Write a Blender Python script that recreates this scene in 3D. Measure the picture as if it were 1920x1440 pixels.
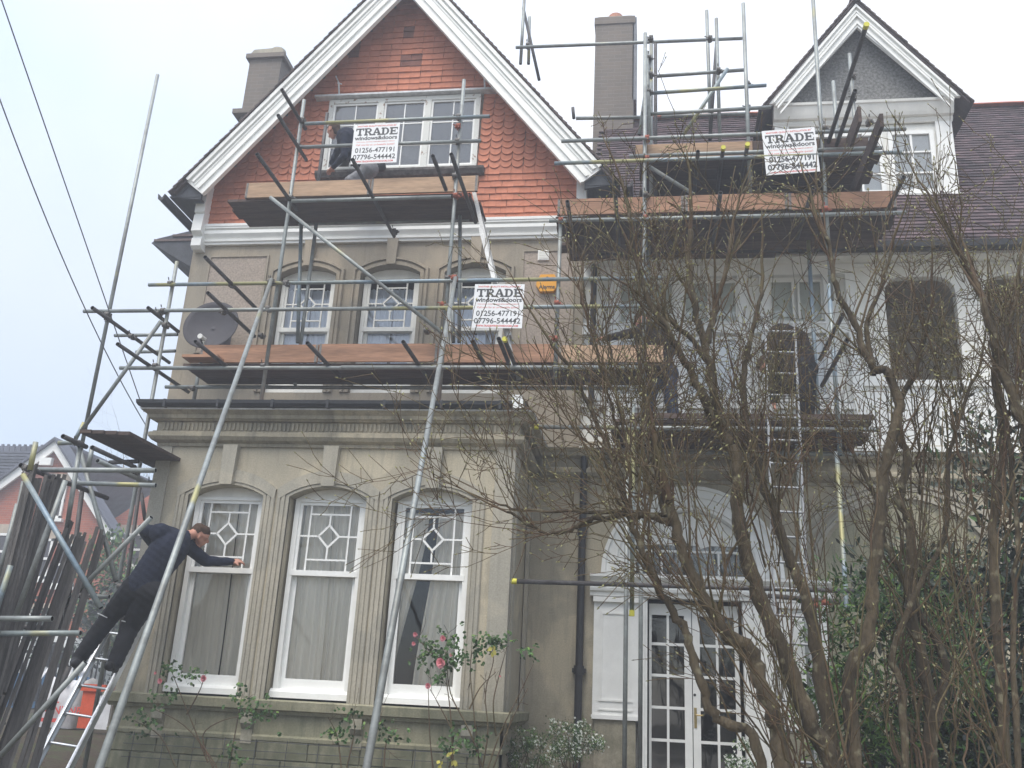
import bpy, math, random
import numpy as np
from mathutils import Vector, Matrix
random.seed(7)
for o in list(bpy.data.objects): bpy.data.objects.remove(o)
S = bpy.context.scene
COL = S.collection
# ------------------------------------------------------------------ camera, light, exposure
PITCH, YAW, ROLL, FPX = map(float, (18.63, 8.83, 2.99, 1735.0))
def _cam():
    p, y, r = map(math.radians, (PITCH, YAW, ROLL))
    fwd = Vector((-math.sin(y)*math.cos(p), math.cos(y)*math.cos(p), math.sin(p)))
    right = Vector((math.cos(y), math.sin(y), 0)); up = right.cross(fwd)
    return right*math.cos(r)+up*math.sin(r), -right*math.sin(r)+up*math.cos(r), fwd
CR, CU, CF = _cam()
CP = Vector((0, 0, 1.6))
cam = bpy.data.cameras.new('camera'); co = bpy.data.objects.new('camera', cam); COL.objects.link(co)
cam.sensor_width = 36; cam.lens = 36*FPX/1920; cam.clip_start = .05; cam.clip_end = 2000
co.matrix_world = Matrix((( CR.x, CU.x, -CF.x, CP.x), (CR.y, CU.y, -CF.y, CP.y), (CR.z, CU.z, -CF.z, CP.z), (0, 0, 0, 1)))
S.camera = co
W = bpy.data.worlds.new('World'); S.world = W; W.use_nodes = True
nt = W.node_tree; nt.nodes.clear()
SUN_EL, SUN_AZ = math.radians(60), math.radians(200)     # azimuth from +Y towards +X
out = nt.nodes.new('ShaderNodeOutputWorld')
sky = nt.nodes.new('ShaderNodeTexSky'); sky.sky_type = 'NISHITA'; sky.sun_disc = False
sky.sun_elevation = SUN_EL; sky.sun_rotation = SUN_AZ; sky.air_density = 1.0; sky.dust_density = 1.0
b1 = nt.nodes.new('ShaderNodeBackground'); b1.inputs[1].default_value = .05
nt.links.new(sky.outputs[0], b1.inputs[0])
# cloud deck: soft white overcast with thin bluish breaks
tc = nt.nodes.new('ShaderNodeTexCoord')
nz = nt.nodes.new('ShaderNodeTexNoise'); nz.inputs['Scale'].default_value = 1.6; nz.inputs['Detail'].default_value = 4; nz.inputs['Roughness'].default_value = .45
nt.links.new(tc.outputs['Generated'], nz.inputs['Vector'])
cr = nt.nodes.new('ShaderNodeValToRGB')
cr.color_ramp.elements[0].position = .36; cr.color_ramp.elements[0].color = (.56, .67, .84, 1)
cr.color_ramp.elements[1].position = .66; cr.color_ramp.elements[1].color = (.98, .95, .90, 1)
nt.links.new(nz.outputs['Fac'], cr.inputs[0])
sx = nt.nodes.new('ShaderNodeSeparateXYZ'); nt.links.new(tc.outputs['Generated'], sx.inputs[0])
pw = nt.nodes.new('ShaderNodeMath'); pw.operation = 'POWER'; pw.use_clamp = True; pw.inputs[1].default_value = 1.5; mx0 = nt.nodes.new('ShaderNodeMath'); mx0.operation = 'MAXIMUM'; mx0.inputs[1].default_value = 0.0; nt.links.new(sx.outputs['Z'], mx0.inputs[0]); nt.links.new(mx0.outputs[0], pw.inputs[0])
mr = nt.nodes.new('ShaderNodeMapRange'); nt.links.new(pw.outputs[0], mr.inputs[0])
mr.inputs[1].default_value = 0.0; mr.inputs[2].default_value = 1.0; mr.inputs[3].default_value = .26; mr.inputs[4].default_value = .9
mm = nt.nodes.new('ShaderNodeMixRGB'); mm.blend_type = 'MULTIPLY'; mm.inputs[0].default_value = 1
nt.links.new(cr.outputs[0], mm.inputs[1]); nt.links.new(mr.outputs[0], mm.inputs[2])
b2 = nt.nodes.new('ShaderNodeBackground'); b2.inputs[1].default_value = 1.0
nt.links.new(mm.outputs[0], b2.inputs[0])
ad = nt.nodes.new('ShaderNodeAddShader'); nt.links.new(b1.outputs[0], ad.inputs[0]); nt.links.new(b2.outputs[0], ad.inputs[1])
nt.links.new(ad.outputs[0], out.inputs[0])
sl = bpy.data.lights.new('sun', 'SUN'); sl.energy = 1.5; sl.angle = math.radians(38); sl.color = (1, .93, .82)
so = bpy.data.objects.new('sun', sl); COL.objects.link(so)
sd = Vector((math.sin(SUN_AZ)*math.cos(SUN_EL), math.cos(SUN_AZ)*math.cos(SUN_EL), math.sin(SUN_EL)))
so.rotation_euler = sd.to_track_quat('Z', 'Y').to_euler()
S.view_settings.view_transform = 'Standard'; S.view_settings.look = 'None'; S.view_settings.gamma = 1
S.view_settings.exposure = 1.12; S.view_settings.use_curve_mapping = False

# ------------------------------------------------------------------ measuring
def ray(x, y): return CF + CR*((x-960)/FPX) - CU*((y-720)/FPX)
def at(x, y, Y):
    d = ray(x, y); return CP + d*(Y/d.y)
def atz(x, y, Z):
    d = ray(x, y); return CP + d*((Z-1.6)/d.z)

# ------------------------------------------------------------------ mesh builder
class MB:
    def __init__(s): s.v = []; s.f = []; s.m = []; s.sm = []
    def add(s, vs, fs, m=0, smooth=False):
        o = len(s.v); s.v += [tuple(v) for v in vs]
        for f in fs: s.f.append([i+o for i in f]); s.m.append(m); s.sm.append(smooth)
        return s
    def box(s, x0, x1, y0, y1, z0, z1, m=0):
        if x0 > x1: x0, x1 = x1, x0
        if y0 > y1: y0, y1 = y1, y0
        if z0 > z1: z0, z1 = z1, z0
        return s.add([(x0,y0,z0),(x1,y0,z0),(x1,y1,z0),(x0,y1,z0),(x0,y0,z1),(x1,y0,z1),(x1,y1,z1),(x0,y1,z1)],
                     [(3,2,1,0),(4,5,6,7),(0,1,5,4),(1,2,6,5),(2,3,7,6),(3,0,4,7)], m)
    def obox(s, c, ax, ay, az, m=0):     # half-axis vectors
        c, ax, ay, az = map(Vector, (c, ax, ay, az))
        vs = [c+ax*i+ay*j+az*k for k in (-1,1) for i, j in ((-1,-1),(1,-1),(1,1),(-1,1))]
        return s.add(vs, [(3,2,1,0),(4,5,6,7),(0,1,5,4),(1,2,6,5),(2,3,7,6),(3,0,4,7)], m)
    def beam(s, p, q, w, h, m=0, up=(0,0,1)):    # rectangular bar from p to q
        p, q = Vector(p), Vector(q); d = (q-p); L = d.length; d.normalize()
        u = Vector(up); sd_ = d.cross(u)
        if sd_.length < 1e-4: sd_ = d.cross(Vector((0,1,0)))
        sd_.normalize(); u = sd_.cross(d)
        return s.obox((p+q)/2, d*(L/2), sd_*(w/2), u*(h/2), m)
    def prism(s, pts, y0, y1, m=0, plane='xz'):
        n = len(pts)
        if plane == 'xz': A = [(a,y0,b) for a,b in pts]; B = [(a,y1,b) for a,b in pts]
        elif plane == 'yz': A = [(y0,a,b) for a,b in pts]; B = [(y1,a,b) for a,b in pts]
        else: A = [(a,b,y0) for a,b in pts]; B = [(a,b,y1) for a,b in pts]
        return s.add(A+B, [tuple(range(n)), tuple(range(2*n-1,n-1,-1))]+[(i,i+n,(i+1)%n+n,(i+1)%n) for i in range(n)], m)
    def tube(s, p, q, r, n=10, m=0, r2=None, cap=True, smooth=True):
        p, q = Vector(p), Vector(q); d = (q-p).normalized(); r2 = r if r2 is None else r2
        a = d.orthogonal().normalized(); b = d.cross(a)
        vs = []
        for c, rr in ((p,r),(q,r2)):
            for i in range(n):
                t = 2*math.pi*i/n; vs.append(c+(a*math.cos(t)+b*math.sin(t))*rr)
        s.add(vs, [(i,(i+1)%n,(i+1)%n+n,i+n) for i in range(n)], m, smooth)
        if cap:
            s.add(vs[:n], [tuple(reversed(range(n)))], m); s.add(vs[n:], [tuple(range(n))], m)
        return s
    def pipe(s, p, q, r=.0242, n=12, m=0, md=1):       # scaffold tube, recessed ends coloured as a shaded bore
        p, q = Vector(p), Vector(q); d = (q-p).normalized()
        a = d.orthogonal().normalized(); b = d.cross(a)
        rings = [(p+d*.12, r*.82), (p, r*.82), (p, r), (q, r), (q, r*.82), (q-d*.12, r*.82)]
        vs = []
        for c, rr in rings:
            for i in range(n):
                t = 2*math.pi*i/n; vs.append(c+(a*math.cos(t)+b*math.sin(t))*rr)
        for k in range(5):
            o = len(s.v) if k == 0 else o
            if k == 0: s.v += [tuple(v) for v in vs]
            for i in range(n):
                s.f.append([o+k*n+i, o+k*n+(i+1)%n, o+(k+1)*n+(i+1)%n, o+(k+1)*n+i]); s.m.append(md if k in (0,4) else m); s.sm.append(k == 2)
        s.f.append([o+i for i in range(n)]); s.m.append(md); s.sm.append(False)
        s.f.append([o+5*n+i for i in reversed(range(n))]); s.m.append(md); s.sm.append(False)
        return s
    def sweep(s, path, prof, closed=False, m=0, mode='plan', y=0):
        """mitred moulding. path: 2D points; prof: (out, level).
        mode 'plan': path in XY, out = outward (left normal), level = Z ; mode 'elev': path in XZ, out = outward, level = proud towards -Y from y"""
        n = len(path); rows = []
        for i, p in enumerate(path):
            p = Vector(p)
            def nrm(a, b):
                d = (Vector(b)-Vector(a)).normalized(); return Vector((-d.y, d.x))
            if i == 0 and not closed: nn = nrm(path[0], path[1]); k = 1
            elif i == n-1 and not closed: nn = nrm(path[-2], path[-1]); k = 1
            else:
                n1 = nrm(path[i-1], path[i]); n2 = nrm(path[i], path[(i+1) % n]); nn = (n1+n2).normalized(); k = 1/max(.3, nn.dot(n1))
            row = []
            for o, l in prof:
                c = p+nn*(o*k)
                row.append((c.x, c.y, l) if mode == 'plan' else (c.x, y-l, c.y))
            rows.append(row)
        vs = [v for r in rows for v in r]; k = len(prof); fs = []
        for i in range(n-1 if not closed else n):
            for j in range(k-1):
                a = i*k+j; b = ((i+1) % n)*k+j
                fs.append((a, a+1, b+1, b))
        if not closed:
            fs.append(tuple(range(k))); fs.append(tuple(range((n-1)*k+k-1, (n-1)*k-1, -1)))
        return s.add(vs, fs, m)
    def build(s, name, mats, parent=None, kind=None):
        me = bpy.data.meshes.new(name); me.from_pydata(s.v, [], s.f)
        mats = mats if isinstance(mats, (list, tuple)) else [mats]
        for mt in mats: me.materials.append(mt)
        me.polygons.foreach_set('material_index', s.m); me.polygons.foreach_set('use_smooth', s.sm); me.update()
        o = bpy.data.objects.new(name, me); COL.objects.link(o)
        if parent: put(o, parent)
        if kind: o['kind'] = kind
        return o
def tag(o, label=None, cat=None, group=None, kind=None):
    if label: o['label'] = label
    if cat: o['category'] = cat
    if group: o['group'] = group
    if kind: o['kind'] = kind
    return o
def thing(name, label, cat, loc=(0,0,0), group=None):
    # the Empty stands at the thing's base; children keep world coordinates through the inverse
    o = bpy.data.objects.new(name, None); COL.objects.link(o); o.location = loc; o.empty_display_size = .2
    return tag(o, label, cat, group)
def wmat(o):
    if o is None: return Matrix.Identity(4)
    b = Matrix.LocRotScale(o.location, o.rotation_euler, o.scale)
    return b if o.parent is None else wmat(o.parent) @ o.matrix_parent_inverse @ b
def put(o, parent):
    o.parent = parent; o.matrix_parent_inverse = wmat(parent).inverted()
    return o
def inst(me, name, parent, M4=None, label=None):
    o = bpy.data.objects.new(name, me); COL.objects.link(o)
    if M4 is not None: o.location, o.rotation_euler, o.scale = M4.to_translation(), M4.to_euler(), M4.to_scale()
    if parent: put(o, parent)
    return o

# ------------------------------------------------------------------ materials
def mat(name, col, rough=.7, var=.15, scale=6, bump=.0, bscale=40, metal=0, stretch=None, island=0, col2=None, thr=None, spec=.3, coat=0):
    m = bpy.data.materials.new(name); m.use_nodes = True; t = m.node_tree; N = t.nodes; L = t.links
    bs = N['Principled BSDF']; bs.inputs['Roughness'].default_value = rough; bs.inputs['Metallic'].default_value = metal
    bs.inputs['Specular IOR Level'].default_value = spec
    tcn = N.new('ShaderNodeTexCoord'); vec = tcn.outputs['Object']
    if stretch:
        mp = N.new('ShaderNodeMapping'); mp.inputs['Scale'].default_value = stretch; L.new(vec, mp.inputs[0]); vec = mp.outputs[0]
    n1 = N.new('ShaderNodeTexNoise'); n1.inputs['Scale'].default_value = scale; n1.inputs['Detail'].default_value = 6; n1.inputs['Roughness'].default_value = .62; L.new(vec, n1.inputs['Vector'])
    r = N.new('ShaderNodeValToRGB'); a, b = r.color_ramp.elements
    c2 = col2 or tuple(min(1, c*(1+var)) for c in col)
    if col2 is None: c1 = tuple(c*(1-var) for c in col)
    else: c1 = col
    lo, hi = thr or (.35, .68)
    a.position, b.position = lo, hi; a.color = (*c1, 1); b.color = (*c2, 1); L.new(n1.outputs['Fac'], r.inputs[0])
    cur = r.outputs[0]
    # fine secondary grain
    n2 = N.new('ShaderNodeTexNoise'); n2.inputs['Scale'].default_value = scale*9; n2.inputs['Detail'].default_value = 4; L.new(vec, n2.inputs['Vector'])
    mx = N.new('ShaderNodeMixRGB'); mx.blend_type = 'OVERLAY'; mx.inputs[0].default_value = min(.6, var*1.6); L.new(cur, mx.inputs[1]); L.new(n2.outputs['Fac'], mx.inputs[2]); cur = mx.outputs[0]
    if island:
        ge = N.new('ShaderNodeNewGeometry'); oi = N.new('ShaderNodeObjectInfo'); ma = N.new('ShaderNodeMath'); ma.operation = 'ADD'
        L.new(ge.outputs['Random Per Island'], ma.inputs[0]); L.new(oi.outputs['Random'], ma.inputs[1])
        fr = N.new('ShaderNodeMath'); fr.operation = 'FRACT'; L.new(ma.outputs[0], fr.inputs[0])
        mrn = N.new('ShaderNodeMapRange'); mrn.inputs[3].default_value = 1-island; mrn.inputs[4].default_value = 1+island; L.new(fr.outputs[0], mrn.inputs[0])
        hs = N.new('ShaderNodeHueSaturation'); L.new(cur, hs.inputs['Color']); L.new(mrn.outputs[0], hs.inputs['Value']); cur = hs.outputs[0]
    L.new(cur, bs.inputs['Base Color'])
    if bump:
        n3 = N.new('ShaderNodeTexNoise'); n3.inputs['Scale'].default_value = bscale; n3.inputs['Detail'].default_value = 5; L.new(vec, n3.inputs['Vector'])
        bp = N.new('ShaderNodeBump'); bp.inputs['Strength'].default_value = bump; bp.inputs['Distance'].default_value = .02
        L.new(n3.outputs['Fac'], bp.inputs['Height']); L.new(bp.outputs[0], bs.inputs['Normal'])
    return m
def stone_mat(name, base, clean, dirt, dirt_amt=.5, damp_z=None):
    """weathered render: clean repair patches, grey grime, mossy streaks"""
    m = bpy.data.materials.new(name); m.use_nodes = True; t = m.node_tree; N = t.nodes; L = t.links
    bs = N['Principled BSDF']; bs.inputs['Roughness'].default_value = .88; bs.inputs['Specular IOR Level'].default_value = .2
    tcn = N.new('ShaderNodeTexCoord')
    def noise(sc, de=6, ro=.6, st=None):
        n = N.new('ShaderNodeTexNoise'); n.inputs['Scale'].default_value = sc; n.inputs['Detail'].default_value = de; n.inputs['Roughness'].default_value = ro
        if st:
            mp = N.new('ShaderNodeMapping'); mp.inputs['Scale'].default_value = st; L.new(tcn.outputs['Object'], mp.inputs[0]); L.new(mp.outputs[0], n.inputs['Vector'])
        else: L.new(tcn.outputs['Object'], n.inputs['Vector'])
        return n.outputs['Fac']
    def ramp(f, lo, hi, a=0, b=1):
        r = N.new('ShaderNodeMapRange'); r.inputs[1].default_value = lo; r.inputs[2].default_value = hi; r.inputs[3].default_value = a; r.inputs[4].default_value = b; L.new(f, r.inputs[0]); return r.outputs[0]
    def mix(f, a, b, bt='MIX'):
        x = N.new('ShaderNodeMixRGB'); x.blend_type = bt
        if isinstance(f, float): x.inputs[0].default_value = f
        else: L.new(f, x.inputs[0])
        for i, c in ((1, a), (2, b)):
            if isinstance(c, tuple): x.inputs[i].default_value = (*c, 1)
            else: L.new(c, x.inputs[i])
        return x.outputs[0]
    c = mix(ramp(noise(1.3, 3, .5), .50, .54), base, clean)
    c = mix(ramp(noise(3.1, 8, .7, (1, 1, .35)), .42, .7, 0, dirt_amt), c, dirt)
    c = mix(ramp(noise(9, 5, .6, (1.6, 1.6, .12)), .52, .72, 0, dirt_amt*.8), c, tuple(x*.7 for x in dirt))
    c = mix(.35, c, noise(60, 4, .6), 'OVERLAY')
    if damp_z:
        sp = N.new('ShaderNodeSeparateXYZ'); L.new(tcn.outputs['Object'], sp.inputs[0])
        f = ramp(sp.outputs['Z'], damp_z[0], damp_z[1], .75, 0)
        fm = N.new('ShaderNodeMath'); fm.operation = 'MULTIPLY'; L.new(f, fm.inputs[0]); L.new(ramp(noise(4, 6, .7), .35, .6), fm.inputs[1])
        c = mix(fm.outputs[0], c, (.12, .125, .08))
    L.new(c, bs.inputs['Base Color'])
    bp = N.new('ShaderNodeBump'); bp.inputs['Strength'].default_value = .35; bp.inputs['Distance'].default_value = .01; L.new(noise(70, 4, .6), bp.inputs['Height']); L.new(bp.outputs[0], bs.inputs['Normal'])
    return m
def glass_mat(name, tint=(.95,.97,.96), refl=.25):
    m = bpy.data.materials.new(name); m.use_nodes = True; t = m.node_tree; N = t.nodes; L = t.links; N.clear()
    o = N.new('ShaderNodeOutputMaterial'); tr = N.new('ShaderNodeBsdfTransparent'); tr.inputs[0].default_value = (*tint, 1)
    gl = N.new('ShaderNodeBsdfGlossy'); gl.inputs['Roughness'].default_value = .03
    lw = N.new('ShaderNodeFresnel'); lw.inputs['IOR'].default_value = 1.6
    ma = N.new('ShaderNodeMath'); ma.operation = 'ADD'; ma.inputs[1].default_value = refl; L.new(lw.outputs[0], ma.inputs[0])
    nn = N.new('ShaderNodeTexNoise'); nn.inputs['Scale'].default_value = 2.5; bp = N.new('ShaderNodeBump'); bp.inputs['Strength'].default_value = .05; bp.inputs['Distance'].default_value = .03
    L.new(nn.outputs['Fac'], bp.inputs['Height']); L.new(bp.outputs[0], gl.inputs['Normal'])
    mx = N.new('ShaderNodeMixShader'); L.new(ma.outputs[0], mx.inputs[0]); L.new(tr.outputs[0], mx.inputs[1]); L.new(gl.outputs[0], mx.inputs[2]); L.new(mx.outputs[0], o.inputs[0])
    return m
def brick_mat(name, c1, c2, mortar, scale=1.0):
    m = bpy.data.materials.new(name); m.use_nodes = True; t = m.node_tree; N = t.nodes; L = t.links
    bs = N['Principled BSDF']; bs.inputs['Roughness'].default_value = .85
    tcn = N.new('ShaderNodeTexCoord'); sp = N.new('ShaderNodeSeparateXYZ'); L.new(tcn.outputs['Object'], sp.inputs[0])
    ad_ = N.new('ShaderNodeMath'); L.new(sp.outputs['X'], ad_.inputs[0]); L.new(sp.outputs['Y'], ad_.inputs[1])
    cb = N.new('ShaderNodeCombineXYZ'); L.new(ad_.outputs[0], cb.inputs[0]); L.new(sp.outputs['Z'], cb.inputs[1])
    b = N.new('ShaderNodeTexBrick'); b.inputs['Scale'].default_value = scale; b.inputs['Brick Width'].default_value = .225; b.inputs['Row Height'].default_value = .075; b.inputs['Mortar Size'].default_value = .006
    b.inputs['Color1'].default_value = (*c1, 1); b.inputs['Color2'].default_value = (*c2, 1); b.inputs['Mortar'].default_value = (*mortar, 1); L.new(cb.outputs[0], b.inputs['Vector'])
    n = N.new('ShaderNodeTexNoise'); n.inputs['Scale'].default_value = 1.2; n.inputs['Detail'].default_value = 6
    x = N.new('ShaderNodeMixRGB'); x.blend_type = 'OVERLAY'; x.inputs[0].default_value = .5; L.new(b.outputs[0], x.inputs[1]); L.new(n.outputs['Fac'], x.inputs[2]); L.new(x.outputs[0], bs.inputs['Base Color'])
    bp = N.new('ShaderNodeBump'); bp.inputs['Strength'].default_value = .4; bp.inputs['Distance'].default_value = .01; bp.invert = True; L.new(b.outputs['Fac'], bp.inputs['Height']); L.new(bp.outputs[0], bs.inputs['Normal'])
    return m
M = {}
M['render'] = stone_mat('weathered_render', (.40,.355,.27), (.50,.44,.325), (.27,.255,.205), .5, (1.0, 1.75))
M['render_up'] = stone_mat('upper_render', (.33,.29,.23), (.385,.33,.255), (.23,.205,.17), .45)
M['dress'] = stone_mat('stone_dressing', (.36,.335,.275), (.41,.375,.30), (.25,.24,.205), .4, (1.1, 1.6))
M['cornice'] = stone_mat('cornice_stone', (.35,.31,.23), (.47,.41,.30), (.15,.145,.12), .7)
M['plinth'] = stone_mat('plinth_render', (.30,.28,.195), (.36,.33,.235), (.15,.16,.11), .8, (.6, 1.5))
M['pebble'] = mat('pebbledash', (.40,.335,.28), .95, .22, 38, .7, 90)
M['greydash'] = mat('grey_pebbledash', (.19,.19,.185), .95, .5, 26, .9, 50)
M['white'] = mat('white_paint', (.82,.82,.79), .45, .05, 5, .08, 60)
M['whiteold'] = mat('aged_white_paint', (.81,.80,.75), .6, .1, 3, .1, 30, stretch=(1,1,.4))
M['peel'] = mat('peeling_paint', (.66,.66,.62), .7, .1, 14, .3, 40, col2=(.27,.17,.12), thr=(.60,.66))
M['sill'] = mat('bare_timber_sill', (.10,.09,.085), .8, .5, 12, .3, 40)
M['tile'] = mat('hanging_tile', (.53,.20,.12), .8, .15, 2.2, .25, 60, island=.09)
M['ridge'] = mat('red_ridge_tile', (.42,.14,.09), .8, .15, 9, .2, 60, island=.12)
M['rooftile'] = mat('brown_roof_tile', (.080,.052,.056), .8, .35, 5, .3, 60, island=.45, spec=.4)
M['darktile'] = mat('dark_verge_tile', (.11,.085,.08), .85, .3, 5, .3, 60, island=.3)
M['lead'] = mat('lead_flashing', (.16,.17,.19), .55, .25, 4, .2, 20)
M['leadwhite'] = mat('pale_lead_edge', (.62,.63,.64), .6, .2, 8)
M['black'] = mat('black_iron', (.018,.018,.02), .45, .3, 8, .2, 30, spec=.5)
M['soffit'] = mat('dark_soffit_timber', (.075,.08,.09), .8, .25, 5, .1, 20, stretch=(1,.3,1))
M['dark'] = mat('tube_bore_shade', (.006,.006,.006), .9, .1)  # near black: shade inside the tube ends put into the colour
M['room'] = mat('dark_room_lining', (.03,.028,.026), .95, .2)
M['chim'] = brick_mat('chimney_brick', (.15,.13,.112), (.175,.145,.12), (.185,.165,.145))
M['pot'] = mat('clay_pot', (.42,.20,.14), .8, .2)
M['curtain'] = mat('beige_curtain', (.88,.83,.73), .9, .10, 3, .1, 200, stretch=(6,1,.3))
M['net'] = mat('white_net_curtain', (.85,.87,.92), .9, .06, 3, 0, stretch=(5,1,.3))
M['glass'] = glass_mat('window_glass', (.99,.99,.98), .015)
M['glassrefl'] = glass_mat('sky_reflecting_glass', (.94,.96,.98), .11)
M['glassdark'] = glass_mat('porch_glass', (.85,.88,.86), .06)
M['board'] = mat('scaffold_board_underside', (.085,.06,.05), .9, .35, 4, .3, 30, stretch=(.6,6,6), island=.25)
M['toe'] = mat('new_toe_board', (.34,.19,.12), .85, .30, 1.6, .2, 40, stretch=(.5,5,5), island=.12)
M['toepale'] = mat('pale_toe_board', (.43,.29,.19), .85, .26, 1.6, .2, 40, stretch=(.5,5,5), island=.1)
M['brass'] = mat('brass', (.5,.38,.18), .3, .1, metal=.9)
def tube_mat(name, pale, other, yel=.0):
    m = mat(name, pale, .5, .2, 2.3, .12, 30, col2=other, thr=(.45,.62), spec=.5)
    N = m.node_tree.nodes; L = m.node_tree.links; bs = N['Principled BSDF']; bs.inputs['Metallic'].default_value = .35
    src = bs.inputs['Base Color'].links[0].from_socket
    tc_ = N.new('ShaderNodeTexCoord'); n = N.new('ShaderNodeTexNoise'); n.inputs['Scale'].default_value = 1.3; n.inputs['Detail'].default_value = 3; L.new(tc_.outputs['Object'], n.inputs['Vector'])
    r = N.new('ShaderNodeMapRange'); r.inputs[1].default_value = .66-yel; r.inputs[2].default_value = .72-yel; L.new(n.outputs['Fac'], r.inputs[0])
    x = N.new('ShaderNodeMixRGB'); L.new(r.outputs[0], x.inputs[0]); L.new(src, x.inputs[1]); x.inputs[2].default_value = (.33,.31,.15,1); L.new(x.outputs[0], bs.inputs['Base Color'])
    return m
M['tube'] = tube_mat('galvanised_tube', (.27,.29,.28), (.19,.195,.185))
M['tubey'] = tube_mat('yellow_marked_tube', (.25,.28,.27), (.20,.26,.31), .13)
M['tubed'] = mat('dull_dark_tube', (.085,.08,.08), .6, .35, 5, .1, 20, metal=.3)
M['coupler'] = mat('steel_coupler', (.16,.15,.14), .6, .3, 20, .3, 60, metal=.4)
M['couplerred'] = mat('rusty_red_coupler', (.34,.10,.06), .7, .3, 20, .3, 60)
M['yellow'] = mat('yellow_plastic_cap', (.60,.56,.07), .5, .05)
M['alumid'] = mat('worn_aluminium', (.50,.50,.49), .5, .2, 8, .05, 60, metal=.3)
M['aludull'] = mat('dull_aluminium', (.30,.31,.32), .55, .15, 8, .05, 60, metal=.4)
M['alu'] = mat('aluminium', (.66,.68,.70), .33, .1, 8, .05, 60, metal=.75)
# ================================================================== THE SETTING
def ground_h(x, y):
    def ss(a, b, v):
        t = max(0, min(1, (v-a)/(b-a))); return t*t*(3-2*t)
    return .45*ss(3, 8.5, y)+.4*ss(-5.2, -7.0, x)*ss(8, 11, y)*(1-ss(20, 28, y)) + .02*math.sin(x*1.7)*math.cos(y*1.3)
g = MB(); xs = [-400,-200,-100,-60]+[(-40+i*1.0) for i in range(81)]+[60,100,200,400]; ys = [-60,-30,-10]+[(-5+i*.8) for i in range(60)]+[50,60,80,120,200,400,900]
for y in ys:
    for x in xs: g.v.append((x, y, ground_h(x, y)))
nx = len(xs)
for j in range(len(ys)-1):
    for i in range(nx-1): g.f.append([j*nx+i, j*nx+i+1, (j+1)*nx+i+1, (j+1)*nx+i]); g.m.append(0); g.sm.append(True)
M['soil'] = mat('garden_soil', (.06,.045,.03), .95, .5, 3, .6, 30, col2=(.06,.075,.03), thr=(.5,.66))
tag(g.build('ground', M['soil']), kind='structure')

M['gravel'] = mat('pale_bounce_gravel', (.30,.275,.23), .95, .3, 9, .6, 60)  # unseen pale ground added to bounce light up onto the facade
g = MB()
for j in range(21):
    for i in range(31): g.v.append((-3+i*.6, -14+j*1.0, ground_h(-3+i*.6, -14+j*1.0)+.006))
for j in range(20):
    for i in range(30): g.f.append([j*31+i, j*31+i+1, (j+1)*31+i+1, (j+1)*31+i]); g.m.append(0); g.sm.append(True)
tag(g.build('bounce_gravel', M['gravel']), kind='structure')
# ================================================================== THE HOUSE
YB, YM = 9.9, 11.4           # bay face, main wall face
house = thing('house', 'tall rendered villa with orange tile hung gable, stone bay and white balcony wing', 'house', (-1.5, 11.4, .4))
def part(mb, name, mats, parent=house, label=None, kind=None):
    o = mb.build(name, mats, parent, kind)
    if label: o['label'] = label
    return o
WC = (-4.78, -3.565, -2.36)     # window centres in both storeys

def arch_pts(cx, hw, zs, rise, n=10):     # segmental arch from left to right
    R_ = (hw*hw+rise*rise)/(2*rise); cz = zs+rise-R_; a0 = math.atan2(hw, R_-rise)
    return [(cx+R_*math.sin(-a0+2*a0*i/n), cz+R_*math.cos(-a0+2*a0*i/n)) for i in range(n+1)]
def arched_wall(mb, x0, x1, z0, z1, ops, y, depth, m=0):
    """ops: (cx, half width, sill z, spring z, rise). front face with real reveals"""
    ops = sorted(ops); X = x0
    for cx, hw, zs, zp, rise in ops:
        mb.add([(X,y,z0),(cx-hw,y,z0),(cx-hw,y,z1),(X,y,z1)], [(0,1,2,3)], m)
        mb.add([(cx-hw,y,z0),(cx+hw,y,z0),(cx+hw,y,zs),(cx-hw,y,zs)], [(0,1,2,3)], m)
        ap = arch_pts(cx, hw, zp, rise)
        for (a, b), (c, d) in zip(ap, ap[1:]):
            mb.add([(a,y,b),(c,y,d),(c,y,z1),(a,y,z1)], [(0,1,2,3)], m)
            mb.add([(a,y,b),(a,y+depth,b),(c,y+depth,d),(c,y,d)], [(0,1,2,3)], m)
        for sx_ in (-hw, hw):
            mb.add([(cx+sx_,y,zs),(cx+sx_,y+depth,zs),(cx+sx_,y+depth,zp),(cx+sx_,y,zp)], [(0,1,2,3)], m)
        mb.add([(cx-hw,y,zs),(cx+hw,y,zs),(cx+hw,y+depth,zs),(cx-hw,y+depth,zs)], [(0,1,2,3)], m)
        X = cx+hw
    mb.add([(X,y,z0),(x1,y,z0),(x1,y,z1),(X,y,z1)], [(0,1,2,3)], m)
    return mb

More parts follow.
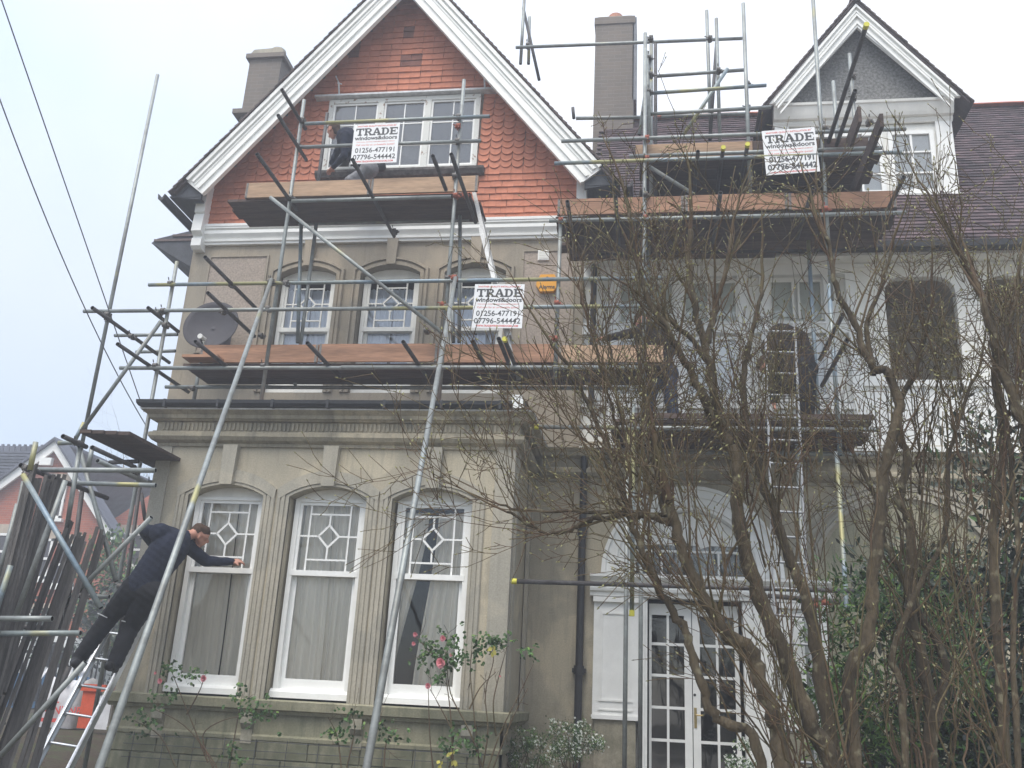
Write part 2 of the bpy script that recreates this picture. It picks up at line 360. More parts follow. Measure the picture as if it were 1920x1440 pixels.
# ---- ground floor bay
BX0, BX1 = -5.69, -1.47
b = MB(); arched_wall(b, BX0, BX1, 1.36, 4.2, [(c, .455, 1.44, 3.62, .125) for c in WC], YB, .22)
b.box(BX0, BX0+.002, YB, YM, .2, 4.2); b.box(BX1-.25, BX1, YB+.002, YM-.01, .2, 4.199)
part(b, 'bay_wall', M['render'])
b = MB()
for c in WC: b.prism([(x, z) for x, z in arch_pts(c, .60, 3.70, .22, 12)]+[(x, z) for x, z in reversed(arch_pts(c, .585, 3.58, .20, 12))], YB-.028, YB+.02)
part(b, 'arch_band', M['dress'])
for c in WC:                                   # moulded architrave up the jambs and round the arch
    ap = arch_pts(c, .455, 3.62, .125, 12)
    path = [(c-.455, 1.44)]+ap+[(c+.455, 1.44)]
    b = MB(); b.sweep(path, [(0,-.02),(0,.016),(.03,.016),(.032,.008),(.045,.008),(.047,.024),(.085,.024),(.087,.014),(.098,.014),(.10,.026),(.13,.026),(.14,.016),(.14,-.02)], mode='elev', y=YB)
    part(b, 'architrave', M['dress'])
    b = MB(); b.prism([(c-.075,3.735),(c+.075,3.735),(c+.088,4.2),(c-.088,4.2)], YB-.085, YB+.03); part(b, 'keystone', M['dress'])
b = MB(); b.box(BX1-.20, BX1+.02, YB-.03, YB+.10, 1.44, 4.19); b.box(BX1+.012, BX1+.04, YB+.15, YB+.28, 1.44, 4.19); b.box(BX1+.012, BX1+.055, YM-.25, YM-.12, 1.44, 4.19); part(b, 'corner_pilaster', M['dress'])
b = MB(); b.box(BX0-.02, BX0+.16, YB-.02, YB+.2, 1.44, 4.19); part(b, 'corner_pilaster', M['dress'])
ring = [(BX0, YM), (BX0, YB), (BX1, YB), (BX1, YM)]
def rr(path): return list(reversed(path))
# outward normal must point away from the bay: path runs so that the left normal is outward
def band(prof, name, mt, path=None, parent=house):
    p = path or rr(ring); bb = MB(); bb.sweep(p, prof)
    return part(bb, name, mt, parent)
RP = [(BX1, YM), (BX1, YB), (BX0, YB), (BX0, YM)]          # right to left: left normal = outward (towards -Y)
_d = Vector((BX0-BX1, 0)).normalized(); 
SG = 1 if Vector((-_d.y, _d.x)).y < 0 else -1
def band(prof, name, mt, path=RP, parent=house):
    bb = MB(); bb.sweep(path, [(o*SG, z) for o, z in prof]); return part(bb, name, mt, parent)
band([(0,4.19),(.03,4.19),(.035,4.225),(.05,4.23),(.09,4.25),(.12,4.29),(.12,4.335),(.10,4.345),(.085,4.35),(.085,4.36),(0,4.36)], 'cornice_torus', M['cornice'])
band([(0,4.361),(.055,4.361),(.055,4.478),(0,4.478)], 'frieze', M['cornice'])
band([(0,4.479),(.10,4.479),(.12,4.50),(.14,4.50),(.15,4.54),(.20,4.575),(.21,4.585),(0,4.585)], 'cornice_crown', M['cornice'])
band([(0,4.586),(.215,4.586),(.225,4.60),(0,4.605)], 'lead_edge', M['leadwhite'])
b = MB(); x = BX0+.02                                        # flutes of the frieze: raised rounded reeds
while x < BX1-.02:
    b.prism([(x,4.375),(x+.027,4.375),(x+.027,4.452),(x+.020,4.466),(x+.007,4.466),(x,4.452)], YB-.055-.016, YB-.05); x += .0515
part(b, 'fluting', M['cornice'], kind='stuff')
# gutter and flat roof of the bay
b = MB(); b.sweep([(BX1+.10, YM), (BX1+.10, YB-.24), (BX0-.19, YB-.24), (BX0-.19, YM)], [(0,4.605),(.03*SG,4.61),(.05*SG,4.64),(.055*SG,4.68),(.045*SG,4.68),(.04*SG,4.65),(0,4.62)])
b.box(BX0-.19, BX1+.10, YB-.238, YM, 4.606, 4.625); part(b, 'bay_gutter', M['black'])
for i in range(7):
    b = MB(); b.box(BX0+.1+i*.66, BX0+.13+i*.66, YB-.30, YB-.235, 4.59, 4.685); part(b, 'gutter_bracket', M['black'])
b = MB(); b.box(BX0-.17, BX1+.08, YB-.22, YM, 4.626, 4.665); part(b, 'bay_roof', M['lead'])
b = MB(); b.prism([(BX1+.0,4.60),(BX1+.12,4.60),(BX1+.10,4.75),(BX1-.02,4.75)], YB-.30, YB-.24); part(b, 'gutter_end_board', M['white'])
# sill band and plinth
band([(0,1.30),(.05,1.30),(.07,1.33),(.10,1.345),(.11,1.43),(.09,1.44),(0,1.445)], 'sill_band', M['plinth'])
b = MB(); b.box(BX0, BX1, YB-.01, YB+.2, -.2, 1.31); b.box(BX1-.2, BX1-.003, YB+.19, YM, -.2, 1.31); part(b, 'plinth_core', M['plinth'])
band([(.0,1.04),(.03,1.04),(.035,1.075),(.02,1.09),(0,1.10)], 'string_course', M['plinth'])
for cx in (-5.15,-4.15,-2.96,-1.80):
    b = MB(); b.prism([(YB-.09,1.30),(YB-.09,1.20),(YB-.06,1.16),(YB-.035,1.14),(YB-.035,1.0),(YB,1.0),(YB,1.30)], cx-.06, cx+.06, plane='yz'); part(b, 'sill_bracket', M['dress'])
bk = MB(); bk.add([(0,0,0),(.55,0,0),(.55,0,.178),(0,0,.178),(.008,-.018,.008),(.542,-.018,.008),(.542,-.018,.17),(.008,-.018,.17)], [(0,1,5,4),(1,2,6,5),(2,3,7,6),(3,0,4,7),(4,5,6,7)])
first = bk.build('stone_block', M['plinth'], house); first.location = (BX0, YB-.011, .855)
for r in range(6):
    x = BX0 + (-.28 if r % 2 else 0)
    while x < BX1-.05:
        if not (r == 0 and x == BX0):
            xx = max(x, BX0); w = min(x+.555, BX1)-xx
            if w > .06: inst(first.data, 'stone_block', house, Matrix.Translation((xx, YB-.011-.004*random.random(), .855-.183*r)) @ Matrix.Diagonal((w/.555, 1, 1, 1)))
        x += .558

# ---- sash windows
def bar(mb, p, q, w, y0, y1, m=0):     # flat bar in a vertical plane, p,q = (x,z)
    p, q = Vector(p), Vector(q); d = (q-p).normalized(); n_ = Vector((-d.y, d.x))*w/2
    mb.prism([tuple(p+n_), tuple(p-n_), tuple(q-n_), tuple(q+n_)], y0, y1, m)
def sash_window(cx, y, zb, zt, hw, zm, arch, glass='glass', wm='white'):
    """y = face of the frame"""
    f = MB(); W_ = hw
    f.box(cx-W_, cx-W_+.055, y, y+.14, zb+.09, zt); f.box(cx+W_-.055, cx+W_, y, y+.14, zb+.09, zt); f.box(cx-W_+.055, cx+W_-.055, y, y+.14, zt-.035, zt)
    win = part(f, 'window', M[wm])
    s_ = MB(); s_.prism([(YB*0+y-.035, zb), (y-.035, zb+.06), (y+.0, zb+.092), (y+.14, zb+.092), (y+.14, zb)], cx-W_-.02, cx+W_+.02, plane='yz'); part(s_, 'window_sill', M[wm], win)
    if arch:
        t = MB(); ap = arch_pts(cx, .455, arch, .125, 8); t.prism([(cx-.455, zt+.002)]+ap+[(cx+.455, zt+.002)], y+.03, y+.08); part(t, 'arch_panel', M['whiteold'], win)
    a0, a1 = cx-W_+.055, cx+W_-.055; u = MB(); yf, yb = y+.02, y+.055
    zt2 = zt-.035; u.box(a0, a0+.035, yf, yb, zm, zt2); u.box(a1-.035, a1, yf, yb, zm, zt2); u.box(a0+.035, a1-.035, yf, yb, zt2-.035, zt2); u.box(a0-.02, a1+.02, yf-.025, yb, zm-.03, zm+.03)
    s1, s2 = a0+.135, a1-.135; H = zt2-zm; zc = zm+H*.52; d = H*.155; zi, zj = zm+H*.19, zt2-H*.17; w = .020
    part(u, 'upper_sash', M[wm], win)
    u = MB(); y0, y1 = yf+.006, yb-.008
    bar(u, (s1, zm+.02), (s1, zt2-.02), w, y0, y1); bar(u, (s2, zm+.02), (s2, zt2-.02), w, y0, y1)
    y0 += .001; y1 -= .001
    bar(u, (s1, zi), (s2, zi), w, y0, y1); bar(u, (s1, zj), (s2, zj), w, y0, y1)
    dx = d*.98
    bar(u, (a0+.03, zc), (cx-dx, zc), w, y0, y1); bar(u, (cx+dx, zc), (a1-.03, zc), w, y0, y1)
    y0 += .001; y1 -= .001
    bar(u, (cx, zc+d), (cx, zj), w, y0, y1); bar(u, (cx, zi), (cx, zc-d), w, y0, y1)
    for sgn in (-1, 1):
        bar(u, (cx+sgn*(dx+.003), zc-.005), (cx, zc+d), w*1.2, y0+.001*sgn, y1); bar(u, (cx+sgn*(dx+.003), zc+.005), (cx, zc-d), w*1.2, y0+.002+.001*sgn, y1)
    part(u, 'glazing_bar', M[wm], win)
    p = MB(); yy = yf+.018; p.add([(a0,yy,zm),(a1,yy,zm),(a1,yy,zt2),(a0,yy,zt2)], [(0,1,2,3)]); part(p, 'pane', M[glass], win)
    lw = MB(); yl = y+.065; lw.box(a0, a0+.045, yl, yl+.04, zb+.092, zm-.032); lw.box(a1-.045, a1, yl, yl+.04, zb+.092, zm-.032); lw.box(a0+.045, a1-.045, yl, yl+.04, zb+.092, zb+.20); lw.box(a0, a1, yl, yl+.04, zm-.03, zm+.02)
    part(lw, 'lower_sash', M[wm], win)
    p = MB(); p.add([(a0,yl+.02,zb+.1),(a1,yl+.02,zb+.1),(a1,yl+.02,zm),(a0,yl+.02,zm)], [(0,1,2,3)]); part(p, 'pane', M[glass], win)
    return win
for c in WC: sash_window(c, YB+.13, 1.465, 3.625, .425, 2.79, 3.62)
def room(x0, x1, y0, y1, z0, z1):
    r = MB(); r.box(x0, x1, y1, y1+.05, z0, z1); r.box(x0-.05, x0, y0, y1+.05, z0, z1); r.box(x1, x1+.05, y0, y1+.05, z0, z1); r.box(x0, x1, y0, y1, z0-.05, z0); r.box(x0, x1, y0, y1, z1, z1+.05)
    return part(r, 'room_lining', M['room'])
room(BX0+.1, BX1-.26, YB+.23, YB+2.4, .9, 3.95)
def curtain(x0t, x1t, x0b, x1b, zt, zb, y, amp, folds, m, label, group=None, seed=0, nz_=14):
    rnd = random.Random(seed); c = MB(); n = folds*8; ph = [rnd.uniform(-.5,.5) for _ in range(folds+2)]
    for j in range(nz_+1):
        t = j/nz_; e = t*t*(3-2*t)
        for i in range(n+1):
            s_ = i/n; k = s_*folds; w_ = ph[int(k)]*(1-(k % 1))+ph[int(k)+1]*(k % 1)
            X = (x0t+(x1t-x0t)*s_)*(1-e)+(x0b+(x1b-x0b)*s_)*e
            c.v.append((X+.01*math.sin(t*3+k), y+amp*(math.sin(2*math.pi*k+w_*2)+.35*math.sin(4.3*math.pi*k+w_)), zt+(zb-zt)*t))
    for j in range(nz_):
        for i in range(n): c.f.append([j*(n+1)+i, j*(n+1)+i+1, (j+1)*(n+1)+i+1, (j+1)*(n+1)+i]); c.m.append(0); c.sm.append(True)
    o = c.build('curtain', M[m]); return tag(o, label, 'curtain', group)
GY = YB+.27
G1 = 'curtains in the ground floor bay'
curtain(-5.25,-4.73,-5.25,-4.70,3.6,1.5,GY,.022,6,'curtain','left hand beige curtain drawn behind the bay window by the man on the ladder',G1,1)
curtain(-4.74,-4.3,-4.70,-4.3,3.6,1.5,GY+.02,.022,5,'curtain','right hand beige curtain drawn behind the bay window by the man on the ladder',G1,2)
curtain(-4.05,-3.56,-4.05,-3.52,3.6,1.5,GY,.02,6,'curtain','left hand beige curtain in the middle bay window with the tree reflection',G1,3)
curtain(-3.57,-3.08,-3.53,-3.08,3.6,1.5,GY+.02,.02,6,'curtain','right hand beige curtain in the middle bay window with the tree reflection',G1,4)
curtain(-2.84,-2.44,-2.84,-2.74,3.52,1.5,GY+.01,.022,5,'curtain','beige curtain pulled back to the left of a dark gap in the right bay window',G1,5)
curtain(-2.34,-1.88,-2.50,-1.88,3.52,1.5,GY,.024,6,'curtain','beige curtain hanging open right of a dark gap in the bay window with roses',G1,6)

# ---- first floor wall of the gabled wing
UX0, UX1 = -6.58, -.86
b = MB(); arched_wall(b, UX0, UX1, 4.6, 7.66, [(c, .43, 5.36, 7.12, .13) for c in WC], YM, .2)
b.box(UX1-.002, UX1, YM, 16, 4.2, 8.3); b.box(UX0-.002, UX0, YM, 16, .0, 8.3)
part(b, 'wing_wall', M['render_up'])
for c in WC:
    path = [(c-.43, 5.36)]+arch_pts(c, .43, 7.12, .13, 12)+[(c+.43, 5.36)]
    b = MB(); b.sweep(path, [(0,-.02),(0,.03),(.05,.03),(.052,.015),(.075,.015),(.077,.045),(.11,.045),(.12,.02),(.12,-.02)], mode='elev', y=YM); part(b, 'architrave', M['render_up'])
    b = MB(); b.prism([(c-.065,7.24),(c+.065,7.24),(c+.08,7.66),(c-.08,7.66)], YM-.07, YM+.02); part(b, 'keystone', M['render_up'])
    sash_window(c, YM+.10, 5.38, 7.12, .405, 6.32, 7.12, 'glassrefl', 'whiteold')
    curtain(c-.38,c+.01,c-.38,c-.03,7.0,5.4,YM+.27,.015,5,'net','%s white net curtain in the %s first floor window' % ('left hand', {WC[0]:'left',WC[1]:'middle',WC[2]:'right'}[c]),'net curtains on the first floor',int(c*100))
    curtain(c-.005,c+.38,c+.03,c+.38,7.0,5.4,YM+.285,.015,5,'net','%s white net curtain in the %s first floor window' % ('right hand', {WC[0]:'left',WC[1]:'middle',WC[2]:'right'}[c]),'net curtains on the first floor',int(c*100)+9)
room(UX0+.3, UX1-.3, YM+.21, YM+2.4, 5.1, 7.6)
for x0, x1 in ((-6.27,-5.42),(-1.69,-1.02)):       # sunk pebbledash panels with raised frames
    b = MB(); b.box(x0, x1, YM-.012, YM+.01, 5.95, 7.41); part(b, 'render_panel', M['pebble'])
    b = MB(); z0, z1 = 5.95, 7.41
    b.box(x0-.03,x1+.03,YM-.028,YM-.001,z1,z1+.022); b.box(x0-.03,x1+.03,YM-.028,YM-.001,z0-.022,z0); b.box(x0-.03,x0,YM-.027,YM-.001,z0,z1); b.box(x1,x1+.03,YM-.027,YM-.001,z0,z1); part(b, 'panel_frame', M['render_up'])
b = MB(); b.sweep([(UX1-.02, YM+.0), (-6.42, YM+.0)] if SG > 0 else [(UX1-.02, YM), (-6.42, YM)], [(o*SG, z) for o, z in [(0,7.60),(.05,7.60),(.055,7.635),(.075,7.64),(.08,7.67),(.06,7.68),(.075,7.70),(.11,7.75),(.11,7.80),(.085,7.81),(.085,7.825),(.12,7.83),(.12,7.85),(.13,7.86),(.13,7.90),(0,7.93)]]); part(b, 'storey_cornice', M['white'])
for x0, x1 in ((-6.55,-6.40),(-.98,-.84)):          # white console brackets under the eaves
    b = MB(); b.prism([(YM,7.50),(YM-.10,7.50),(YM-.16,7.54),(YM-.16,7.66),(YM-.13,7.68),(YM-.13,7.70),(YM-.16,7.71),(YM-.22,7.75),(YM-.20,8.02),(YM-.17,8.04),(YM-.21,8.06),(YM-.22,8.40),(YM-.26,8.55),(YM,8.65)], x0, x1, plane='yz'); part(b, 'eaves_console', M['white'])
# ---- gable: backing, tiles, verge boards, roof
GC = -3.62
def zin(dx): return 8.22+1.25*(2.74-dx)
def zout(dx): return 8.32+1.225*(3.25-dx)
b = MB(); b.prism([(UX0,7.6),(UX1,7.6),(UX1,zout(2.76)-.25),(GC,zout(0)-.3),(UX0,zout(2.96)-.25)], YM, YM+.2); part(b, 'gable_wall', M['render_up'])
WX0, WX1, WZ0, WZ1 = -4.76, -2.44, 8.74, 9.98
def tile_mesh(kind):
    t = MB(); w, h, th = .0815, .165, .015
    if kind == 'flat': pts = [(-w,0),(w,0),(w,h),(-w,h)]
    else: pts = [(-w+ (0), .07)]+[(-w*math.cos(a), .07-.075*math.sin(a)) for a in [math.pi*i/7 for i in range(1,7)]]+[(w,.07),(w,h),(-w,h)]
    n = len(pts); A = [(x, -.034+.028*z/h-th*.5, z) for x, z in pts]; B = [(x, -.034+.028*z/h+th*.5, z) for x, z in pts]
    t.add(A+B, [tuple(range(n)), tuple(range(2*n-1,n-1,-1))]+[(i,i+n,(i+1)%n+n,(i+1)%n) for i in range(n)])
    return t
cand = []
z = 7.90; row = 0
while z < 11.9:
    kind = 'club' if 8.66 < z < 9.92 else 'flat'
    gz = .105 if kind == 'flat' else .108
    dxm = (2.74-(z+.0-8.22)/1.25)+.25
    if z < 8.5: dxm = 2.78
    x = GC-dxm + (.0835 if row % 2 else 0)
    while x < GC+dxm-.04:
        if not (WX0+.02 < x < WX1-.02 and WZ0-.12 < z < WZ1-.0) and x > UX0+.13 and x < UX1-.09:
            cand.append((x, z, kind))
        x += .167
    z += gz; row += 1
# the 300 that show largest: those lowest and in front of no scaffold board, nearest first
def vis(c):
    x, z, k = c
    hid = (7.35 < z < 7.95 and x < -2.1) or (-4.9 < x < -2.3 and 7.8 < z < 8.6)
    return (hid, (x-0)**2+(z-1.6)**2)
cand.sort(key=vis)
M['tiledark'] = mat('replaced_dark_tile', (.22,.095,.07), .85, .2, 7, .2, 60)
tm = {}
for k in ('flat', 'club'):
    o = tile_mesh(k).build('hanging_tile', M['tile'], house); tm[k] = o
done = {'flat': False, 'club': False}
for x, z, k in cand[:300]:
    Mx = Matrix.Translation((x+random.uniform(-.004,.004), YM-.012-random.random()*.006, z+random.uniform(-.004,.004))) @ Matrix.Rotation(random.uniform(-.018,.018), 4, 'Y')
    if not done[k]: tm[k].location = Mx.to_translation(); done[k] = True
    else: inst(tm[k].data, 'hanging_tile', house, Mx)
rest = MB()
base = {k: tile_mesh(k) for k in tm}
for x, z, k in cand[300:]:
    t = base[k]; ox, oy, oz = x+random.uniform(-.004,.004), YM-.012-random.random()*.006, z+random.uniform(-.004,.004)
    a = random.uniform(-.018,.018)
    dk = 1 if (abs(x+3.56) < .16 and 10.55 < z < 10.68) or (abs(x+3.64) < .1 and 11.0 < z < 11.2) or (abs(x+4.55) < .13 and 10.75 < z < 10.9) else 0
    rest.add([(vx+ox+a*vz, vy+oy, vz+oz) for vx, vy, vz in t.v], t.f, dk)
part(rest, 'hanging_tile', [M['tile'], M['tiledark']], kind='stuff')
# verge boards, one each side, with run mouldings
for sg, nm in ((1,'right'),(-1,'left')):
    YV = 10.95
    a_in = Vector((2.74, zin(2.74))); ap_in = Vector((0, zin(0)))
    d = (ap_in-a_in).normalized(); nrm_ = Vector((-d.y, d.x)); nrm_ = nrm_ if nrm_.y > 0 else -nrm_
    L_ = (ap_in-a_in).length
    def P(t, o_): v = a_in+d*t+nrm_*o_; return (GC+sg*v.x, v.y)
    Wd = .335
    def tmax(o_):      # mitre at the centre line
        return (a_in.x+nrm_.x*o_)/(-d.x)
    def strip(o0, o1, y0, y1, t0=0.0, t1e=None):
        bb = MB(); pts = [P(t0, o0), P(tmax(o0), o0), P(tmax(o1), o1), P((t1e if t1e is not None else t0), o1)]
        bb.prism(pts, y0, y1); return bb
    t_ = strip(0, Wd, YV, YV+.04, 0, .0)
    vb = part(t_, 'verge_board', M['white'])
    t_ = MB()
    lo = [P(-.02, .06), P(0, 0), P(-.10, .30), P(-.06, Wd)]
    for o0, o1, y0, st in ((.075,.10,.028,.03),(.10,.125,.014,.03),(.175,.19,.012,.03),(.215,.245,.03,.05),(.245,.265,.016,.05),(.29,Wd+.005,.045,.02)):
        q = strip(o0, o1, YV-y0, YV+.001, st, st); t_.add(q.v, q.f, 0)
    part(t_, 'verge_moulding', M['white'], vb)
    t_ = strip(-.035, -.001, YV-.02, YV+.05, 0, 0); part(t_, 'verge_bead', M['white'], vb)
    # soffit and roof slope with tiles along the verge
    t_ = strip(Wd-.06, Wd-.02, YV+.041, 16.0, -.20, -.20); part(t_, 'roof_boarding', M['soffit'])
    t_ = MB(); t = -.30
    while t < tmax(Wd)+.05:
        for k in range(2):
            o0 = Wd+.012+k*.012; pts = [P(t, o0+.018), P(t+.165, o0), P(t+.165, o0+.014), P(t, o0+.032)]
        t_.prism([P(t, Wd+.035), P(min(t+.17,tmax(Wd+.01)), Wd+.012), P(min(t+.17,tmax(Wd+.01)), Wd+.026), P(t, Wd+.052)], YV-.06+random.uniform(-.006,.006), 16.0)
        t += .105
    part(t_, 'verge_tile', M['darktile'], kind='stuff')
    t_ = strip(Wd-.02, Wd+.012, YV-.02, 16.0, -.25, -.25); part(t_, 'tile_batten_board', M['darktile'])
    # eaves gutter along the side
    xg = GC+sg*3.36; g_ = MB(); g_.prism([(xg-.055,8.24),(xg-.045,8.16),(xg,8.13),(xg+.045,8.16),(xg+.055,8.24),(xg+.045,8.24),(xg,8.15),(xg-.045,8.24)], YV+.02, 15.5); part(g_, 'eaves_gutter', M['black'])
    s_ = MB(); xa, xb = (GC+sg*2.80, GC+sg*3.24); s_.box(xa, xb, YV+.042, 15.5, 8.19, 8.21); part(s_, 'eaves_soffit', M['soffit'])
    e_ = MB(); e_.prism([(GC+sg*2.76,8.15),(GC+sg*3.22,8.20),(GC+sg*3.02,8.48),(GC+sg*2.76,8.48)] if sg>0 else [(GC-2.76,8.15),(GC-2.76,8.48),(GC-3.02,8.48),(GC-3.22,8.20)], YV+.05, YV+.09); part(e_, 'eaves_return', M['soffit'])
# head flashing and window of the gable
b = MB(); b.sweep([(-2.15, YM), (-4.98, YM)], [(o*SG, z) for o, z in [(0,9.99),(.14,9.995),(.16,10.0),(.16,10.03),(.13,10.05),(0,10.10)]]); part(b, 'window_hood', M['leadwhite'])
for x in (-4.60,-2.38):
    b = MB(); b.beam((x,YM-.15,10.02),(x-.01,YM-.20,10.20),.022,.012); b.beam((x-.01,YM-.20,10.20),(x-.06,YM-.22,10.30),.03,.01); b.beam((x-.03,YM-.2,10.19),(x+.04,YM-.2,10.17),.02,.01); part(b, 'hood_bracket', M['leadwhite'])
fw = MB(); y0 = YM-.085
fw.box(WX0, WX1, y0, y0+.1, WZ1-.07, WZ1); fw.box(WX0, WX0+.07, y0, y0+.1, WZ0, WZ1-.07); fw.box(WX1-.07, WX1, y0, y0+.1, WZ0, WZ1-.07)
m1, m2 = WX0+.07+.70, WX0+.07+.70+.09+.63
fw.box(m1, m1+.09, y0, y0+.1, WZ0, WZ1-.07); fw.box(m2, m2+.09, y0, y0+.1, WZ0, WZ1-.07); fw.box(WX0, WX1, y0+.001, y0+.1, WZ0-.001, WZ0+.05)
gw = part(fw, 'casement_window', M['peel'])
sb = MB(); sb.prism([(YM-.16,WZ0-.06),(YM-.16,WZ0-.02),(YM-.05,WZ0),(YM+.05,WZ0),(YM+.05,WZ0-.12),(YM-.12,WZ0-.12)], WX0-.06, WX1+.12, plane='yz'); part(sb, 'window_sill', M['sill'], gw)
for a, c in ((WX0+.07, m1), (m1+.09, m2), (m2+.09, WX1-.07)):
    q = MB(); h0, h1 = WZ0+.05, WZ1-.07
    q.box(a, a+.03, y0+.02, y0+.06, h0, h1); q.box(c-.03, c, y0+.02, y0+.06, h0, h1); q.box(a+.03, c-.03, y0+.02, y0+.06, h1-.03, h1); q.box(a+.03, c-.03, y0+.02, y0+.06, h0, h0+.035)
    mid = (a+c)/2
    q.box(mid-.009, mid+.009, y0+.03, y0+.05, h0, h1)
    for k in (1/3, 2/3): q.box(a, c, y0+.031, y0+.049, h0+(h1-h0)*k-.009, h0+(h1-h0)*k+.009)
    part(q, 'casement', M['white'], gw)
    q = MB(); q.add([(a,y0+.04,h0),(c,y0+.04,h0),(c,y0+.04,h1),(a,y0+.04,h1)], [(0,1,2,3)]); part(q, 'pane', M['glassrefl'], gw)
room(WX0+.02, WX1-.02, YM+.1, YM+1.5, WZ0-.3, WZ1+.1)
curtain(WX0+.1,-4.25,WX0+.1,-4.35,9.7,8.8,YM+.2,.02,4,'net','white net curtain at the left of the gable window behind the kneeling man','net curtains in the gable',31)
curtain(-3.95,-3.30,-3.95,-3.35,9.55,8.8,YM+.2,.02,7,'net','white net curtain in the middle light of the gable window','net curtains in the gable',32)
curtain(-3.05,-2.5,-3.1,-2.5,9.55,8.8,YM+.2,.02,6,'net','white net curtain in the right light of the gable window','net curtains in the gable',33)

# ---- wing side: lower rear roof on the left
b = MB(); yy = 13.2; t = 0
for i in range(5):
    b.box(-8.25+i*.32, -6.5, 13.0, 17, 8.56+i*.085, 8.60+i*.085)
part(b, 'rear_roof_tile', M['darktile'])
b = MB(); b.prism([(-8.3,8.54),(-8.2,8.62),(-6.6,9.0),(-6.6,7.55)], 13.02, 17, 0); part(b, 'rear_eaves', M['soffit'])
b = MB(); b.tube((-6.66, 11.9, .3), (-6.66, 11.9, 8.0), .04); part(b, 'side_downpipe', M['black'])

# ---- right hand block: ground floor wall
def arch_full(cx, hw, zs, rise, n=18): return arch_pts(cx, hw, zs, rise, n)
DX, DHW = .52, 1.06
b = MB(); arched_wall(b, BX1-.1, 6.6, -.2, 4.2, [(DX, DHW, -.1, 3.05, 1.02)], YM, .12)
part(b, 'porch_wall', M['render'])
b = MB(); b.prism(arch_full(2.98, 1.0, 3.2, .82)+[(3.98,.2),(1.98,.2)], YM-.004, YM+.001); part(b, 'blind_arch_recess', M['plinth'])
for hw, p in ((1.05,.06),(1.2,.04),(1.3,.05)):
    bb = MB(); ap = arch_full(2.98, hw, 3.2, .82*(hw/1.0)**.8); bb.sweep(ap, [(0,-.01),(0,p),(.04,p),(.05,p*.5),(.08,p*.5),(.08,-.01)], mode='elev', y=YM); part(bb, 'blind_arch_moulding', M['dress'])
rp = [(6.6, YM), (BX1+.13, YM)]
b = MB(); b.box(BX1-.05, 6.6, YM+.004, YM+.2, 4.19, 4.72); part(b, 'cornice_backing', M['render'])
band([(0,4.19),(.03,4.19),(.035,4.225),(.05,4.23),(.09,4.25),(.12,4.29),(.12,4.335),(.10,4.345),(.085,4.36),(0,4.36)], 'cornice_torus', M['cornice'], rp)
band([(0,4.361),(.055,4.361),(.055,4.478),(0,4.478)], 'frieze', M['cornice'], rp)
band([(0,4.479),(.10,4.479),(.14,4.50),(.15,4.54),(.20,4.575),(.21,4.585),(0,4.60)], 'cornice_crown', M['cornice'], rp)
# downpipes
b = MB(); b.tube((-.79, YM-.09, .3), (-.79, YM-.09, 4.5), .045); b.tube((-.79,YM-.09,1.88),(-.79,YM-.09,1.98),.062); b.box(-.87,-.71,YM-.10,YM,1.90,1.95); b.tube((-.79,YM-.09,3.5),(-.79,YM-.09,3.58),.062); part(b, 'downpipe', M['black'])
b = MB(); b.tube((-.72, YM-.09, 5.2), (-.72, YM-.09, 7.6), .04); part(b, 'downpipe', M['black'])
# porch: pilasters, entablature, fanlight arch, french doors
YP = YM+.1
b = MB(); b.box(DX-DHW, DX+DHW, YP, YP+.06, .2, 2.82); b.box(-.02+.02, 1.08, YP-.001, YP+.07, .2, .21); 
porch_backs = MB()
porch = MB()
for x0, x1 in ((DX-DHW, -.07), (1.15, DX+DHW)):
    porch.box(x0, x1, YP, YP+.08, .35, 2.80)
pf = part(porch, 'porch_frame', M['white'])
for x0, x1 in ((-.60,-.13),(1.55,2.02)):
    b = MB(); b.box(x0-.03, x1+.03, YM-.07, YP-.001, 1.42, 2.78); part(b, 'side_panel', M['white'])
    b = MB(); xa, xb = x0+.06, x1-.06
    b.box(xa, xb, YM-.084, YM-.07, 2.58, 2.60); b.box(xa, xa+.018, YM-.083, YM-.07, 1.62, 2.58); b.box(xb-.018, xb, YM-.083, YM-.07, 1.62, 2.58); b.box(xa-.02, xb+.02, YM-.084, YM-.07, 1.60, 1.62); b.box(xa-.02, xb+.02, YM-.084, YM-.07, 1.50, 1.515); b.box(x0-.04,x1+.04,YM-.10,YM-.07,1.405,1.45); b.box(x0-.04,x1+.04,YM-.12,YM-.07,2.72,2.78)
    part(b, 'panel_moulding', M['white'])
    b = MB(); b.box(x0-.0, x1+.0, YM-.06, YP, .3, 1.40); part(b, 'pedestal', M['render'])
b = MB(); b.box(-.13+.03, .0, YM-.05, YP, .3, 2.78); b.box(-.08,-.03,YM-.07,YM-.05,.3,2.78); b.box(1.10,1.5,YM-.05,YP,.3,2.78)
for k in range(5): b.box(1.15+k*.07,1.18+k*.07,YM-.062,YM-.05,.3,2.75)
part(b, 'door_pilaster', M['white'])
b = MB(); b.sweep([(2.12, YM-.08), (-.68, YM-.08)], [(o*SG, z) for o, z in [(0,2.79),(.02,2.79),(.03,2.83),(.06,2.85),(.07,2.88),(.02,2.89),(.02,2.95),(.08,2.98),(.12,3.01),(.12,3.04),(0,3.05)]]); b.box(-.68,2.12,YM-.079,YP,2.79,3.045); part(b, 'entablature', M['white'])
